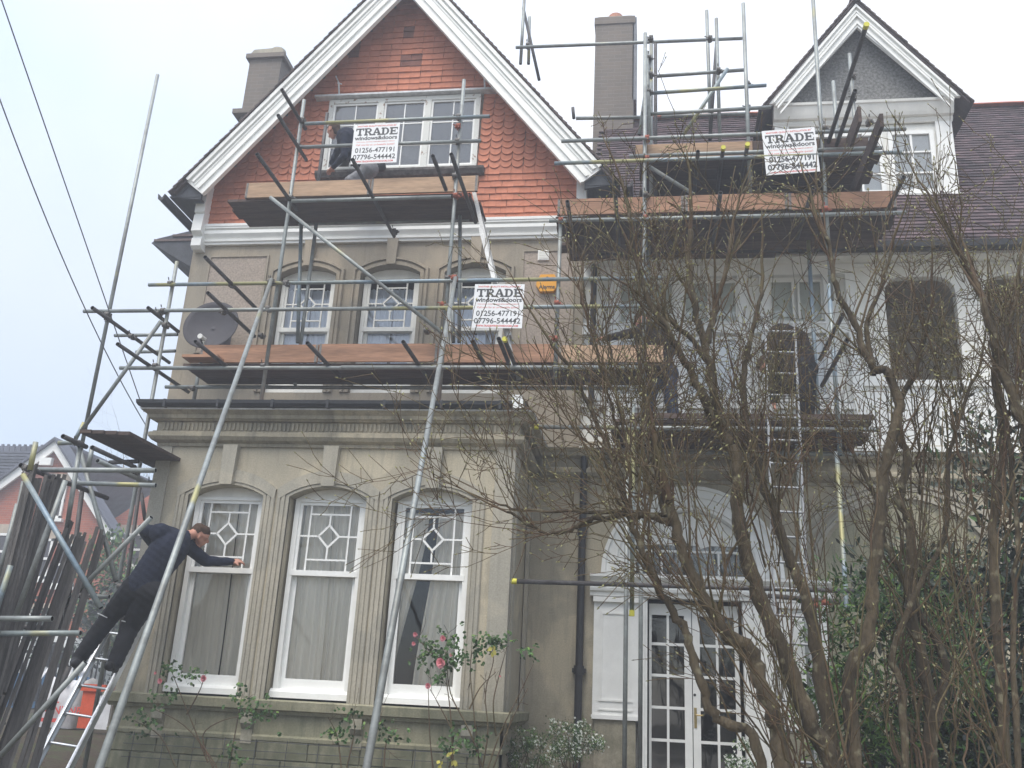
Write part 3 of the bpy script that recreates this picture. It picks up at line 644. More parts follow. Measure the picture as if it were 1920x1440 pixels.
# arch over the door
ao = arch_full(DX, DHW+.02, 3.06, 1.08, 20); ai = arch_full(DX, .72, 3.06, .80, 20)
b = MB(); b.prism(ao+list(reversed(ai)), YM-.06, YP+.05); part(b, 'arch_surround', M['white'])
b = MB()
for (hw, rs, w_) in ((.76,.84,.03),(.90,.95,.03),(1.03,1.05,.04)): b.sweep(arch_full(DX, hw, 3.06, rs, 20), [(0,-.001),(0,.03),(w_,.03),(w_,-.001)], mode='elev', y=YM-.06)
part(b, 'arch_moulding', M['white'])
b = MB(); b.box(DX-.72, DX+.72, YP, YP+.05, 3.05, 3.09); b.box(DX-.72,DX+.72,YP,YP+.05,3.36,3.385)
for x in (-.30,.02,.34,.70,1.02): b.box(x+.15-.012, x+.15+.012, YP+.001, YP+.049, 3.09, 3.36)
for k in range(1,6):
    a = math.pi*k/6; b.beam((DX+.10*math.cos(a),YP+.02,3.37+.10*math.sin(a)),(DX+.70*math.cos(a),YP+.02,3.37+.46*math.sin(a)),.04,.02, up=(0,1,0))
fl = part(b, 'fanlight', M['white'])
b = MB(); b.prism([(x_, z_) for x_, z_ in arch_full(DX, .715, 3.06, .79, 24) if z_ > 3.40], YP+.006, YP+.03); part(b, 'arch_panel', M['white'], fl)
b = MB(); b.prism(arch_full(DX, .73, 3.06, .80, 16), YP+.03, YP+.034); part(b, 'pane', M['glassdark'], fl)
for x0, x1, h in ((.02,.515,1),(.525,1.06,-1)):
    d_ = MB(); z0, z1 = .46, 2.74
    stl = .085
    d_.box(x0, x0+(.03 if h>0 else stl), YP, YP+.045, z0, z1); d_.box(x1-(stl if h>0 else .05), x1, YP, YP+.045, z0, z1); d_.box(x0, x1, YP+.001, YP+.044, z1-.13, z1-.0005); d_.box(x0, x1, YP+.001, YP+.044, z0, z0+.25)
    dr = part(d_, 'french_door', M['white'])
    ga, gb = x0+(.03 if h>0 else stl), x1-(stl if h>0 else .05); gm = (ga+gb)/2; q = MB(); q.box(gm-.014, gm+.014, YP+.008, YP+.038, z0+.25, z1-.13)
    for zz in (2.275,1.92,1.565,1.21,.86): q.box(ga, gb, YP+.009, YP+.037, zz-.016, zz+.016)
    part(q, 'glazing_bar', M['white'], dr)
    q = MB(); q.add([(ga,YP+.03,z0+.25),(gb,YP+.03,z0+.25),(gb,YP+.03,z1-.13),(ga,YP+.03,z1-.13)], [(0,1,2,3)]); part(q, 'pane', M['glassdark'], dr)
    if h < 0:
        q = MB(); q.box(.535,.565,YP-.008,YP,1.36,1.58); q.tube((.55,YP-.05,1.50),(.64,YP-.05,1.50),.009); q.tube((.55,YP-.055,1.50),(.55,YP,1.50),.009); part(q, 'door_handle', M['brass'], dr)
        q = MB(); q.tube((.545,YP-.006,1.72),(.545,YP+.0,1.72),.016); part(q, 'lock', M['black'], dr)
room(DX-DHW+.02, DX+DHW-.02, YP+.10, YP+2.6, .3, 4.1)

# ---- right hand block: white timber first floor with balcony openings
b = MB(); YW = YM-.0
ops_y = YW+.06
b.box(-.86, 2.62, ops_y, ops_y+.04, 4.6, 7.4)
part(b, 'timber_wall', M['whiteold'])
# lower boarded panels
for i, x in enumerate([-.55+.145*k for k in range(22)]):
    if x > 2.5: break
    b = MB(); b.box(x, x+.137, YW+.035, YW+.059, 4.62, 5.16); part(b, 'panel_board', M['white'])
b = MB(); b.box(-.86, 2.62, YW-.02, YW+.058, 5.17, 5.24); b.box(-.86,2.62,YW-.0,YW+.058,5.27,5.30); b.box(-.86,2.62,YW-.03,YW+.058,6.18,6.30); b.box(-.86,2.62,YW-.05,YW+.058,6.30,6.33); b.box(-.86, 2.62, YW-.02,YW+.058,4.605,4.66); b.box(-.86,2.62,YW-.03,YW+.058,7.0,7.15); part(b, 'timber_rail', M['white'])
for x in (-.45,.40,1.22,1.50,2.30,2.58): 
    b = MB(); b.box(x-.06, x+.06, YW-.045, YW+.058, 4.67, 7.0); part(b, 'timber_post', M['white'])
for a, c in ((-.39,-.04),(.0,.34),(.46,.80),(.84,1.16),(1.56,1.88),(1.92,2.24)):
    w_ = MB(); z0, z1 = 5.32, 6.14; w_.box(a, a+.035, YW+.0, YW+.05, z0, z1); w_.box(c-.035, c, YW+.0, YW+.05, z0, z1); w_.box(a+.035, c-.035, YW+.0, YW+.05, z1-.04, z1); w_.box(a+.035, c-.035, YW, YW+.05, z0, z0+.04); ww = part(w_, 'balcony_window', M['white'])
    q = MB(); q.add([(a,YW+.03,z0),(c,YW+.03,z0),(c,YW+.03,z1),(a,YW+.03,z1)], [(0,1,2,3)]); part(q, 'pane', M['glassrefl'], ww)
    w_ = MB(); z0, z1 = 6.38, 6.94; w_.box(a, a+.03, YW+.0, YW+.05, z0, z1); w_.box(c-.03, c, YW+.0, YW+.05, z0, z1); w_.box(a+.03,c-.03,YW,YW+.05,z1-.03,z1); ww = part(w_, 'transom_window', M['whiteold'])
    q = MB(); q.add([(a,YW+.03,z0),(c,YW+.03,z0),(c,YW+.03,z1),(a,YW+.03,z1)], [(0,1,2,3)]); part(q, 'pane', M['glassdark'], ww)
# the balcony: rounded openings between white posts, balustrade panels below
def rounded_open(mb, x0, x1, X0, X1, z0, z1, zt, r, y0, y1):
    pts_l = [(X0, z0), (x0, z0)]+[(x0, z1-r)]+[(x0+r-r*math.cos(a), z1-r+r*math.sin(a)) for a in [math.pi/2*i/6 for i in range(1,7)]]
    pts_r = [(x1-r+r*math.cos(a), z1-r+r*math.sin(a)) for a in [math.pi/2*(6-i)/6 for i in range(0,6)]]+[(x1, z1-r), (x1, z0), (X1, z0)]
    xm_ = (x0+x1)/2
    mb.prism([(X0,z0),(x0,z0)]+pts_l[2:]+[(xm_,z1),(xm_,zt),(X0,zt)], y0, y1)
    mb.prism([(X1,zt),(xm_,zt),(xm_,z1)]+pts_r+[], y0, y1)
b = MB(); rounded_open(b, 3.00, 3.86, 2.62, 4.03, 5.55, 6.96, 7.15, .22, YW, YW+.12); rounded_open(b, 4.20, 5.06, 4.03, 5.24, 5.55, 6.96, 7.15, .22, YW, YW+.12); rounded_open(b, 5.42, 6.3, 5.24, 6.6, 5.55, 6.96, 7.15, .22, YW, YW+.12); part(b, 'balcony_arcade', M['whiteold'])
b = MB(); b.box(2.62, 6.6, YW-.03, YW+.14, 5.47, 5.549); b.box(2.62,6.6,YW-.03,YW+.12,4.605,4.70); b.box(2.62,6.6,YW-.04,YW,7.10,7.14); part(b, 'balcony_rail', M['white'])
for k in range(27):
    b = MB(); x = 2.64+k*.146; b.box(x, x+.13, YW+.02, YW+.05, 4.70, 5.47); part(b, 'balustrade_board', M['white'])
b = MB(); b.box(2.62, 6.6, YW+1.5, YW+1.55, 4.6, 7.2); b.box(2.6,2.66,YW+.12,YW+1.5,4.6,7.2); b.box(6.6,6.66,YW,YW+1.5,4.6,7.2); b.box(2.62,6.6,YW+.12,YW+1.5,4.6,4.63); b.box(2.62,6.6,YW+.12,YW+1.5,7.15,7.2); part(b, 'balcony_back_wall', M['render_up'])
b = MB(); b.box(-.86, 6.6, YW-.25, YW+.1, 7.151, 7.19); part(b, 'eaves_soffit', M['whiteold'])
# main roof
RS = 1.28; ey, ez, ry = 11.0, 7.24, 14.3; rz = ez+RS*(ry-ey)
b = MB(); b.add([(-.86,ey,ez-.03),(9,ey,ez-.03),(9,ry,rz-.03),(-.86,ry,rz-.03)], [(0,1,2,3)]); b.add([(-.86,ry,rz-.03),(9,ry,rz-.03),(9,18,rz-4.5),(-.86,18,rz-4.5)], [(0,1,2,3)]); part(b, 'roof_boarding', M['darktile'])
LS = math.hypot(ry-ey, rz-ez); dv = Vector((0, ry-ey, rz-ez)).normalized(); nv = Vector((0, -dv.z, dv.y))
b = MB(); s_ = 0; row = 0
while s_ < LS-.05:
    x = -.86+(.085 if row % 2 else 0)
    yo = ey+dv.y*s_; 
    while x < 8.9:
        if not (1.75 < x < 4.3 and False):
            lift = .018+random.random()*.008; e = .0015
            p0 = Vector((x+e, ey, ez))+dv*s_; p1 = Vector((x+.167-e, ey, ez))+dv*s_
            b.add([p0+nv*lift, p1+nv*lift, p1+dv*.12+nv*.004, p0+dv*.12+nv*.004, p0+nv*(lift-.014), p1+nv*(lift-.014)], [(0,1,2,3),(4,5,1,0)])
        x += .167
    s_ += .108; row += 1
part(b, 'roof_tile', M['rooftile'], kind='stuff')
x = -.86
o0 = None
while x < 8.9:
    m_ = MB()
    pts = [(ry+.13*math.sin(a), rz-.02+.085*math.cos(a)) for a in [math.radians(-80+20*i) for i in range(9)]]
    if o0 is None:
        m_.prism(pts, 0, .295, plane='yz'); o0 = m_.build('ridge_tile', M['ridge'], house); o0.location = (x, 0, 0)
    else: inst(o0.data, 'ridge_tile', house, Matrix.Translation((x, 0, random.uniform(-.006,.006))))
    x += .30
b = MB(); b.prism([(ey-.12,7.22),(ey-.11,7.14),(ey-.06,7.11),(ey-.01,7.14),(ey,7.22),(ey-.01,7.22),(ey-.06,7.13),(ey-.11,7.22)], -.7, 8.9, plane='yz'); part(b, 'eaves_gutter', M['black'])
# ---- dormer
YD = 12.0; dcx = 3.04
b = MB(); b.box(dcx-1.20, dcx+1.20, YD+.02, YD+.06, 8.40, 9.80); b.box(dcx-1.21,dcx-1.17,YD+.06,14,8.3,9.85); b.box(dcx+1.17,dcx+1.21,YD+.06,14,8.3,9.85); part(b, 'dormer_wall', M['whiteold'])
b = MB(); b.prism([(dcx-1.15,9.95),(dcx+1.15,9.95),(dcx,11.45)], YD+.0, YD+.05); part(b, 'dormer_gable_panel', M['greydash'])
b = MB(); b.sweep([(dcx+1.24, YD), (dcx-1.24, YD)], [(o*SG, z) for o, z in [(0,9.66),(.03,9.66),(.05,9.70),(.05,9.73),(.10,9.74),(.12,9.78),(.17,9.90),(.19,9.91),(.20,9.945),(0,9.96)]]); part(b, 'dormer_cornice', M['whiteold'])
for sg in (1,-1):
    yv = YD-.22
    def Q(dx, z): return (dcx+sg*dx, z)
    hi, sl_ = 11.62, 1.30
    b = MB(); b.prism([Q(1.34, hi-sl_*1.34+.05), Q(0, hi-.02), Q(0, hi-.42), Q(1.03, hi-.42-sl_*1.03+.10), Q(1.28, 9.93)], yv, yv+.05); vb = part(b, 'dormer_verge_board', M['white'])
    b = MB()
    for o_, w_, p_ in ((.03,.05,.04),(.13,.03,.02),(.20,.04,.035),(.33,.04,.02)):
        b.prism([Q(1.26-o_*.3, hi-sl_*(1.26-o_*.3)-o_), Q(0, hi-o_), Q(0, hi-o_-w_), Q(1.26-o_*.3, hi-sl_*(1.26-o_*.3)-o_-w_)], yv-p_, yv+.001)
    part(b, 'verge_moulding', M['white'], vb)
    b = MB(); b.prism([Q(1.42, hi-sl_*1.42+.02), Q(0, hi+.02), Q(0, hi+.06), Q(1.42, hi-sl_*1.42+.06)], yv-.02, 14.6); part(b, 'dormer_roof', M['darktile'])
    b = MB(); n_ = 22
    for k in range(n_):
        d0 = 1.47*(1-k/n_); d1 = max(0, d0-.095); b.prism([Q(d0, hi-sl_*d0+.085), Q(d1, hi-sl_*d1+.065), Q(d1, hi-sl_*d1+.085), Q(d0, hi-sl_*d0+.11)], yv-.05+random.uniform(-.006,.006), 14.6)
    part(b, 'verge_tile', M['darktile'], kind='stuff')
b = MB(); b.tube((dcx,YD-.29,11.72),(dcx,14.4,11.72),.07); b.box(dcx-.05,dcx+.05,YD-.33,YD-.2,11.66,11.86); part(b, 'dormer_ridge', M['darktile'])
for x0, x1 in ((dcx-1.22,dcx-1.02),(dcx+1.0,dcx+1.22)):
    b = MB(); b.box(x0, x1, YD-.03, YD+.019, 8.48, 9.66); part(b, 'dormer_pilaster', M['white'])
b = MB(); b.box(dcx-1.24,dcx+1.26,YD-.06,YD+.019,8.42,8.479); part(b, 'dormer_sill', M['white'])
b = MB(); b.prism([(YD-.35,8.05),(YD-.07,8.42),(YD,8.42),(YD,8.0)], dcx-1.3, dcx+1.35, plane='yz'); part(b, 'dormer_apron_flashing', M['lead'])
for a, c in ((dcx-.98,dcx-.42),(dcx-.36,dcx+.26),(dcx+.34,dcx+.96)):
    w_ = MB(); z0, z1 = 8.50, 9.52; w_.box(a, a+.06, YD-.035, YD+.015, z0, z1); w_.box(c-.06, c, YD-.035, YD+.015, z0, z1); w_.box(a+.06,c-.06,YD-.035,YD+.015,z1-.06,z1); w_.box(a+.06,c-.06,YD-.035,YD+.015,z0,z0+.07)
    mid = (a+c)/2; w_.box(mid-.015,mid+.015,YD-.025,YD+.01,z0,z1)
    for k in (.33,.66): w_.box(a,c,YD-.026,YD+.009,z0+(z1-z0)*k-.012,z0+(z1-z0)*k+.012)
    ww = part(w_, 'dormer_window', M['white']); q = MB(); q.add([(a,YD,z0),(c,YD,z0),(c,YD,z1),(a,YD,z1)], [(0,1,2,3)]); part(q, 'pane', M['glassrefl'], ww)
# ---- chimneys
b = MB(); b.box(-.97,-.27,14.0,14.75,9.0,13.35); b.box(-.99,-.25,13.98,14.77,13.35,13.50); 
ch = part(b, 'chimney', M['chim']); b = MB(); b.box(-.29,-.22,14.0,14.8,11.7,13.48); part(b, 'chimney_flue_casing', M['lead'], ch)
b = MB(); b.box(-.93,-.31,14.04,14.7,13.502,13.56); b.tube((-.62,14.35,13.56),(-.62,14.35,13.64),.24,16,r2=.18); part(b, 'chimney_flaunching', M['dress'], ch)
b = MB(); b.tube((-.62,14.35,13.6),(-.62,14.35,13.80),.15,16,r2=.13); b.tube((-.62,14.35,13.80),(-.62,14.35,13.86),.12,16,r2=.05); part(b, 'chimney_pot', M['pot'], ch)
b = MB(); b.box(-7.12,-6.52,13.1,13.6,8.3,12.24); b.box(-7.18,-6.46,13.04,13.66,12.24,12.33); b.box(-7.24,-6.40,13.0,13.7,11.05,11.14)
ch = part(b, 'chimney', M['chim']); b = MB(); b.prism([(-7.14,12.331),(-6.5,12.331),(-6.54,12.46),(-7.06,12.44)], 13.08, 13.62); part(b, 'chimney_flaunching', M['dress'], ch)
b = MB(); b.tube((-6.72,13.35,12.42),(-6.72,13.35,12.60),.15,16,r2=.13); part(b, 'chimney_pot', M['dress'], ch)
# ================================================================== SCAFFOLDS
YF, YR = 9.95, 10.62          # front and rear standards
RT = .0242
sc1 = thing('scaffold', 'tube and board scaffold wrapped round the orange tiled gable and the stone bay', 'scaffold', (-3.6, 10.2, .4), 'scaffolds against the house')
sc2 = thing('scaffold', 'tube and board scaffold rising past the white balcony to the roof dormer', 'scaffold', (1.0, 10.2, .4), 'scaffolds against the house')
sc3 = thing('scaffold', 'side scaffold tower left of the bay with spare boards standing in it', 'scaffold', (-6.5, 9.5, .5), 'scaffolds against the house')
CUR = [sc1]
def tub(p, q, m='tube', name='tube', r=RT):
    b = MB(); b.pipe(p, q, r); return b.build(name, [M[m], M['dark']], CUR[0])
def T(x1, y1, x2, y2, Ya=YF, Yb=None, m='tube', name='tube'):
    return tub(at(x1, y1, Ya), at(x2, y2, Ya if Yb is None else Yb), m, name)
def VT(x, y, Y, z0, z1, m='tube'):                   # true vertical through a point
    p = at(x, y, Y); return tub((p.x, p.y, z0), (p.x, p.y, z1), m, 'standard')
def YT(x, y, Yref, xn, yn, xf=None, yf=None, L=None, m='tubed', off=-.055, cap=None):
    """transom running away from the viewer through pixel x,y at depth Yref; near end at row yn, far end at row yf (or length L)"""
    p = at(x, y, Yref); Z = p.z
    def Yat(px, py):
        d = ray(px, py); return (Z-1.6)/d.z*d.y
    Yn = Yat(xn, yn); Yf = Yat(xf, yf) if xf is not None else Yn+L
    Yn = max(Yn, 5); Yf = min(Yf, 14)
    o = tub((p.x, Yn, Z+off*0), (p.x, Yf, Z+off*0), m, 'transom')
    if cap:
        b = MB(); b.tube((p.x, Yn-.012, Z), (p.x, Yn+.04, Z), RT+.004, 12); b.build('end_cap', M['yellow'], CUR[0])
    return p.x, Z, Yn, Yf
cp = {}
def coup(p, m='coupler', ax='z'):
    """double coupler: a ring on the standard, a ring on the ledger and a bolt"""
    key = (m, ax)
    if key not in cp:
        b = MB(); r = RT+.007
        b.tube((0,0,-.026),(0,0,.026), r, 10); b.tube((-.026,-.052,0),(.026,-.052,0), r, 10); b.box(-.02,.02,-.06,.0,-.02,.02)
        b.tube((.03,-.03,-.02),(.075,-.05,-.02), .008, 6); b.box(.03,.05,-.045,-.0,-.012,.012); b.tube((-.01,-.08,.03),(-.01,-.10,.06), .007, 6)
        o = b.build('coupler', M[m], CUR[0]); cp[key] = o.data; o.location = Vector(p)-Vector(wmat(CUR[0]).to_translation()) if False else (0,0,0)
        put(o, CUR[0]); o.location = p; return o
    return inst(cp[key], 'coupler', CUR[0], Matrix.Translation(p) @ Matrix.Rotation(random.choice((0, math.pi)), 4, 'Y') @ Matrix.Rotation(random.uniform(-.1,.1), 4, 'Z'))
def C(x, y, Y=YF, m='coupler'): coup(at(x, y, Y), m)
def plank(x0, x1, y0, y1, z0, z1, m, name='scaffold_board'):
    b = MB(); b.box(x0, x1, y0, y1, z0, z1); return b.build(name, M[m], CUR[0])
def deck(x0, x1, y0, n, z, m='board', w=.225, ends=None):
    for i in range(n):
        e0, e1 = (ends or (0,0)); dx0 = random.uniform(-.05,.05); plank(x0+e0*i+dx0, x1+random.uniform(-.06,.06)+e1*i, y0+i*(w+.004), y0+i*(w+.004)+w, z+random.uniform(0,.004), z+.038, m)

# ---- scaffold 1: first floor lift in front of the bay roof
CUR[0] = sc1
zf1, zg1, zg2 = 5.19, 5.95, 6.31
VT(530, 470, YF, 4.72, 8.99)                                                   # left standard
VT(845, 470, YF, 4.72, 9.19)
T(565, 417, 558, 643, 10.55, m='tubey', name='brace'); VT(580, 520, YR, 5.2, 7.62)
T(863, 362, 861, 642, 10.5, name='standard', m='tube'); T(848, 560, 850, 642, 10.6, name='standard')
VT(1046, 560, YF, 5.05, 7.12)                                                   # standard at the junction
C(1052, 416, YF, 'couplerred'); C(1045, 571, YF, 'couplerred'); C(1042, 637, YF, 'couplerred')
def HX(xa, xb, px, py, Y, m='tube', z=None, name='ledger'):
    p = at(px, py, Y); a = at(xa, py, Y); c = at(xb, py, Y); zz = p.z if z is None else z
    return tub((a.x, Y, zz), (c.x, Y, zz), m, name)
YL = YF-.052
HX(280, 1240, 650, 529, YL, 'tubey'); HX(158, 760, 650, 579, YL, 'tube'); HX(715, 1232, 650, 579, YL-.05, 'tubey')
HX(225, 700, 650, 690, YL); HX(640, 1202, 650, 689, YL-.052)
HX(310, 1180, 473, 726, YR)
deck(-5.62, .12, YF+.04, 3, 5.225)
def banded(xa, xb, y0, z0, z1, m, dz=0):
    o = plank(xa, xb, y0, y0+.036, z0+dz, z1+dz, m, 'toe_board')
    for xe in (xa+.004, xb-.034):
        b = MB(); b.box(xe, xe+.03, y0-.0015, y0+.0375, z0+dz-.0015, z1+dz+.0015); b.build('end_band', M['coupler'], o)
for k, (xa, xb) in enumerate(((-5.42,-3.92),(-3.912,-2.45),(-2.442,-1.02))): banded(xa, xb, YF+.002*(k % 2), 5.265, 5.49, 'toe', (.0,.008,-.004)[k])
plank(-.99, .17, YF+.0, YF+.036, 5.265, 5.47, 'toepale', 'toe_board')
plank(-5.55, -5.1, YF-.18, YF+.03, 5.265, 5.30, 'toe', 'scaffold_board')
plank(-5.3, -1.55, YB-.10, YB+.13, 4.682, 4.72, 'toe', 'sole_board')
for xr, xn, yn in ((421,373,640),(615,572,643),(785,753,641),(908,890,640),(955,936,635)):
    YT(xr, 684, YL, xn, yn, L=1.15)
YT(965, 684, YL, 950, 636, L=1.1, cap=1)
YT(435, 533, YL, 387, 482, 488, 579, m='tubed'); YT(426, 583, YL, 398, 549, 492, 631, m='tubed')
for x, y in ((513,531),(505,581),(497,688),(852,524),(838,577),(820,690)): C(x, y)
C(840,524); C(833,573,YF,'couplerred'); C(420,586); C(436,536); C(365,730,YR); C(492,631,YR)
VT(372, 700, YR, 4.7, 5.8)
# buttress rakers running out to the garden
def raker(xt, yt, Yt, xb, yb, Yb, m='tube'):
    p = at(xt, yt, Yt); q = at(xb, yb, Yb); d = q-p; t = (ground_h(q.x, q.y)+.0-p.z)/d.z
    e = p+d*max(1, t); return tub(p, e, m, 'raker')
raker(509, 524, 9.85, 186, 1440, 5.0); raker(854, 520, 9.8, 690, 1425, 5.4)
C(509, 531, 9.9); C(854, 523, 9.85, 'couplerred'); C(801, 622, 9.8); C(540, 533, 9.9)
T(507, 370, 829, 624, 9.83, name='brace', m='tube')
# ---- scaffold 1: gable lift
zf2 = 7.46
deck(-5.42, -2.15, YF+.04, 3, 7.495, ends=(.0,0)); banded(-5.17, -3.5, YF, 7.53, 7.745, 'toepale'); banded(-3.49, -2.11, YF-.003, 7.53, 7.745, 'toepale', .006)
HX(548, 846, 700, 373, YL); HX(560, 880, 700, 416, YR)
T(572, 232, 918, 218, YL, m='tubey', name='guard_rail'); T(560, 276, 902, 264, YL, m='tube', name='guard_rail')
VT(606, 270, YR, 7.5, 9.25, 'tubed')
YT(541, 372, YL, 484, 289, L=1.3); YT(700, 371, YL, 662, 299, L=1.9); YT(841, 368, YL, 819, 292, L=.75); YT(875, 370, YL, 849, 289, L=1.6)
YT(563, 226, YL, 530, 168, L=.85); YT(561, 279, YL, 526, 216, L=1.0)
for x, y in ((570,228),(561,276),(549,374),(861,222),(859,268)): C(x, y)
C(855, 370, YF, 'couplerred'); C(875, 369, YF, 'couplerred'); C(861, 240, YF, 'couplerred'); C(853,333); C(741,436,YR)

# ---- scaffold 2: right hand, three lifts
CUR[0] = sc2
VT(1208, 500, YF, 4.3, 9.78); VT(1174, 1120, YF-.02, .35, 4.45); VT(1201, 1250, YF+.35, .4, 4.6); VT(1216, 430, YF+.55, 4.5, 7.3)
p = at(1186, 1000, YF+.12); tub((p.x, p.y, 2.5), (p.x, p.y, 4.8), 'tubey', 'standard'); b = MB(); b.tube((p.x,p.y,2.46),(p.x,p.y,2.52),RT+.005,12); b.build('end_cap', M['yellow'], sc2)
p = at(1545, 342, YF); q = at(1560, 590, YF); tub((p.x, YF, 6.0), (at(1525,5,YF).x, YF, 10.4), 'tube', 'standard'); tub((p.x-.02, YF+.0, 4.2), (p.x-.02, YF, 6.2), 'tubey', 'standard'); tub((p.x-.05, YF+.02, .4), (p.x-.05, YF+.02, 4.25), 'tubey', 'standard')
VT(1530, 700, YR, 4.3, 7.1, 'tubey'); VT(1500, 940, YF+.3, .4, 4.4, 'tube')
# lowest handrail with yellow cap, and second tube
T(963, 1090, 1900, 1117, 9.75, m='tubed', name='ledger'); b = MB(); pc = at(963,1090,9.75); b.tube(pc-Vector((.02,0,0)), pc+Vector((.035,0,0)), RT+.006, 12); b.build('end_cap', M['yellow'], sc2)
T(1440, 1117, 1660, 1137, 10.2, m='tubed', name='ledger'); C(1527, 1136, 10.2, 'couplerred'); C(1545, 1130, 10.2, 'couplerred')
# balcony lift
zb_ = 4.55
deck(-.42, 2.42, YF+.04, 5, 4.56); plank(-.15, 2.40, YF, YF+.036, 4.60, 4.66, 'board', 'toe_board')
HX(1005, 1650, 1300, 803, YL); pcap = at(1005, 803, YL); b = MB(); b.tube((pcap.x-.02, YL, at(1300,803,YL).z), (pcap.x+.03, YL, at(1300,803,YL).z), RT+.006, 12); b.build('end_cap', M['yellow'], sc2)
HX(1120, 1660, 1300, 848, YR+.4); 
for x, y in ((1199,800),(1185,801),(1575,806),(1180,848)): C(x, y)
# eaves lift
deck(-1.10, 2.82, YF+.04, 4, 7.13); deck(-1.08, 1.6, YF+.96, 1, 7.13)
for k, (xa, xb) in enumerate(((-1.10,.42),(.43,1.62),(1.63,2.84))): banded(xa, xb, YF-.002*(k % 2), 7.17, 7.385, 'toe', (.0,.006,-.003)[k])
HX(1030, 1700, 1300, 408, YL, 'tube'); HX(1060, 1640, 1300, 462, 10.85)
for xr, yr, xn, yn, L in ((1070,417,1057,378,1.4),(1157,414,1152,369,1.2),(1345,403,1348,362,1.2),(1512,392,1521,352,1.2),(1666,391,1688,332,.9)): YT(xr, yr, YL, xn, yn, L=L)
for x, y in ((1210,411),(1213,300),(1214,262),(1546,395)): C(x, y, YF, 'couplerred')
for x, y in ((1070,416),(1157,414),(1211,368)): C(x, y)
# roof lift
HX(1053, 1700, 1300, 256, YL, 'tube', name='guard_rail'); HX(1180, 1655, 1300, 289, YL, 'tube'); HX(1040, 1692, 1300, 298, YL-.06, 'tubey')
deck(-.10, 2.70, YF+.04, 6, 7.90); plank(-.16, 1.25, YF+.06, YF+.096, 7.94, 8.155, 'toepale', 'toe_board'); plank(1.254, 2.60, YF+.058, YF+.094, 7.94, 8.15, 'board', 'toe_board')
T(1080, 222, 1212, 220, 10.3, name='guard_rail')
YT(1353, 300, YL, 1353, 277, L=1.0, cap=1); YT(1397, 297, YL, 1397, 271, L=1.0, cap=1); YT(1307, 302, YL, 1306, 284, L=1.0)
VT(1221, 150, YF+.35, 7.3, 9.95); p = at(1229, 160, YF+.55); tub((p.x, p.y, 7.6), (p.x, p.y, 10.05), 'tubed', 'standard'); T(1219, 113, 1199, 253, YF+.2, name='brace'); T(1213,97,1218,258,YF+.15,name='standard')
T(1325, 20, 1333, 260, 10.9, name='standard'); T(1343, 35, 1350, 270, 10.7, name='standard'); T(1344, 75, 1331, 262, 10.8, m='tubed', name='brace')
VT(1400, 180, YF+.1, 7.2, 10.25)
T(967, 89, 1392, 72, 11.1, name='guard_rail'); T(1230, 143, 1396, 131, 10.6, name='guard_rail', m='tube'); T(1217, 175, 1437, 160, YF+.25, m='tubey', name='guard_rail'); T(1217, 214, 1446, 201, YF+.2, name='guard_rail'); T(1364, 129, 1282, 252, 10.5, m='tubey', name='brace'); T(1240,219,1405,213,10.8,name='guard_rail')
for x, y in ((1220,143),(1217,112),(1217,175),(1208,215),(1221,75)): C(x, y, YF+.2)
for x, y in ((1331,75),(1347,135),(1400,160),(1402,205)): C(x, y, 10.6)
T(983, 0, 976, 120, 11.6, name='standard'); T(981, 15, 1011, 150, 11.7, m='tubed', name='brace'); T(993, 32, 991, 120, 11.8, name='standard'); C(990, 88, 11.2)
T(1217, 312, 1300, 364, 10.0, name='brace'); T(1074,202,1076,222,11.5,m='tubed',name='standard')
# inclined tubes, upright boards beside the dormer
YT(1554, 265, YF-.02, 1615, 47, xf=1554, yf=266, cap=1); YT(1569, 271, YF, 1598, 170, xf=1568, yf=272)
VT(1603, 230, 10.9, 7.6, 10.05); VT(1566, 205, 10.6, 8.0, 9.4)
for (xn, yn, xf, yf, w_) in ((1607,214,1588,272,.2),(1628,226,1602,345,.16)):
    p0 = at(xf, yf, YF+.05); Z = p0.z; d = ray(xn, yn); Yn = (Z-1.6)/d.z*d.y
    b = MB(); b.box(p0.x, p0.x+.038, Yn, YF+.3, Z-w_/2, Z+w_/2); b.build('scaffold_board', M['board'], sc2)
C(1628, 232, 9.3); C(1545, 244, YF); C(1634, 276, YL); C(1600,145,10.9); C(1601,186,10.9)
plank(2.05, 2.36, YF-.1, YF+.3, 7.78, 7.89, 'board')
YT(1538, 673, YF+.1, 1582, 590, xf=1538, yf=674); YT(1542, 722, YF+.1, 1598, 637, xf=1541, yf=723)
T(1612, 253, 1610, 340, 10.4, m='tubed', name='standard')

# ---- scaffold 3: side tower
CUR[0] = sc3
VT(310, 610, YF, .5, 6.63); VT(225, 485, YF, 4.05, 9.51); p = at(160, 830, YF)
T(215, 629, 333, 627, 10.6, name='ledger'); T(255, 660, 329, 658, 11.2, name='ledger')
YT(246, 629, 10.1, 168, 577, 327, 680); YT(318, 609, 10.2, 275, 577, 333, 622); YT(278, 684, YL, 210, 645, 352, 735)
for x, y in ((205,592),(310,585),(323,534),(295,688),(205,600),(300,590),(313,612),(250,633)): C(x, y)
T(302, 602, 155, 805, YF-.06, name='brace'); T(158, 792, 138, 830, YF-.05, m='tubey', name='tube'); VT(290, 720, YR+.3, 4.4, 5.6)
p4 = [(154,924,121,1180)]
T(56, 882, 67, 829, 7.6, name='standard'); T(45, 903, -12, 1200, 7.7, name='standard'); T(33, 945, -10, 1110, 7.9, name='standard'); T(123, 901, 28, 1160, 7.6, name='standard', m='tube'); T(20,1060,-12,1160,7.5,name='standard',m='tubey')
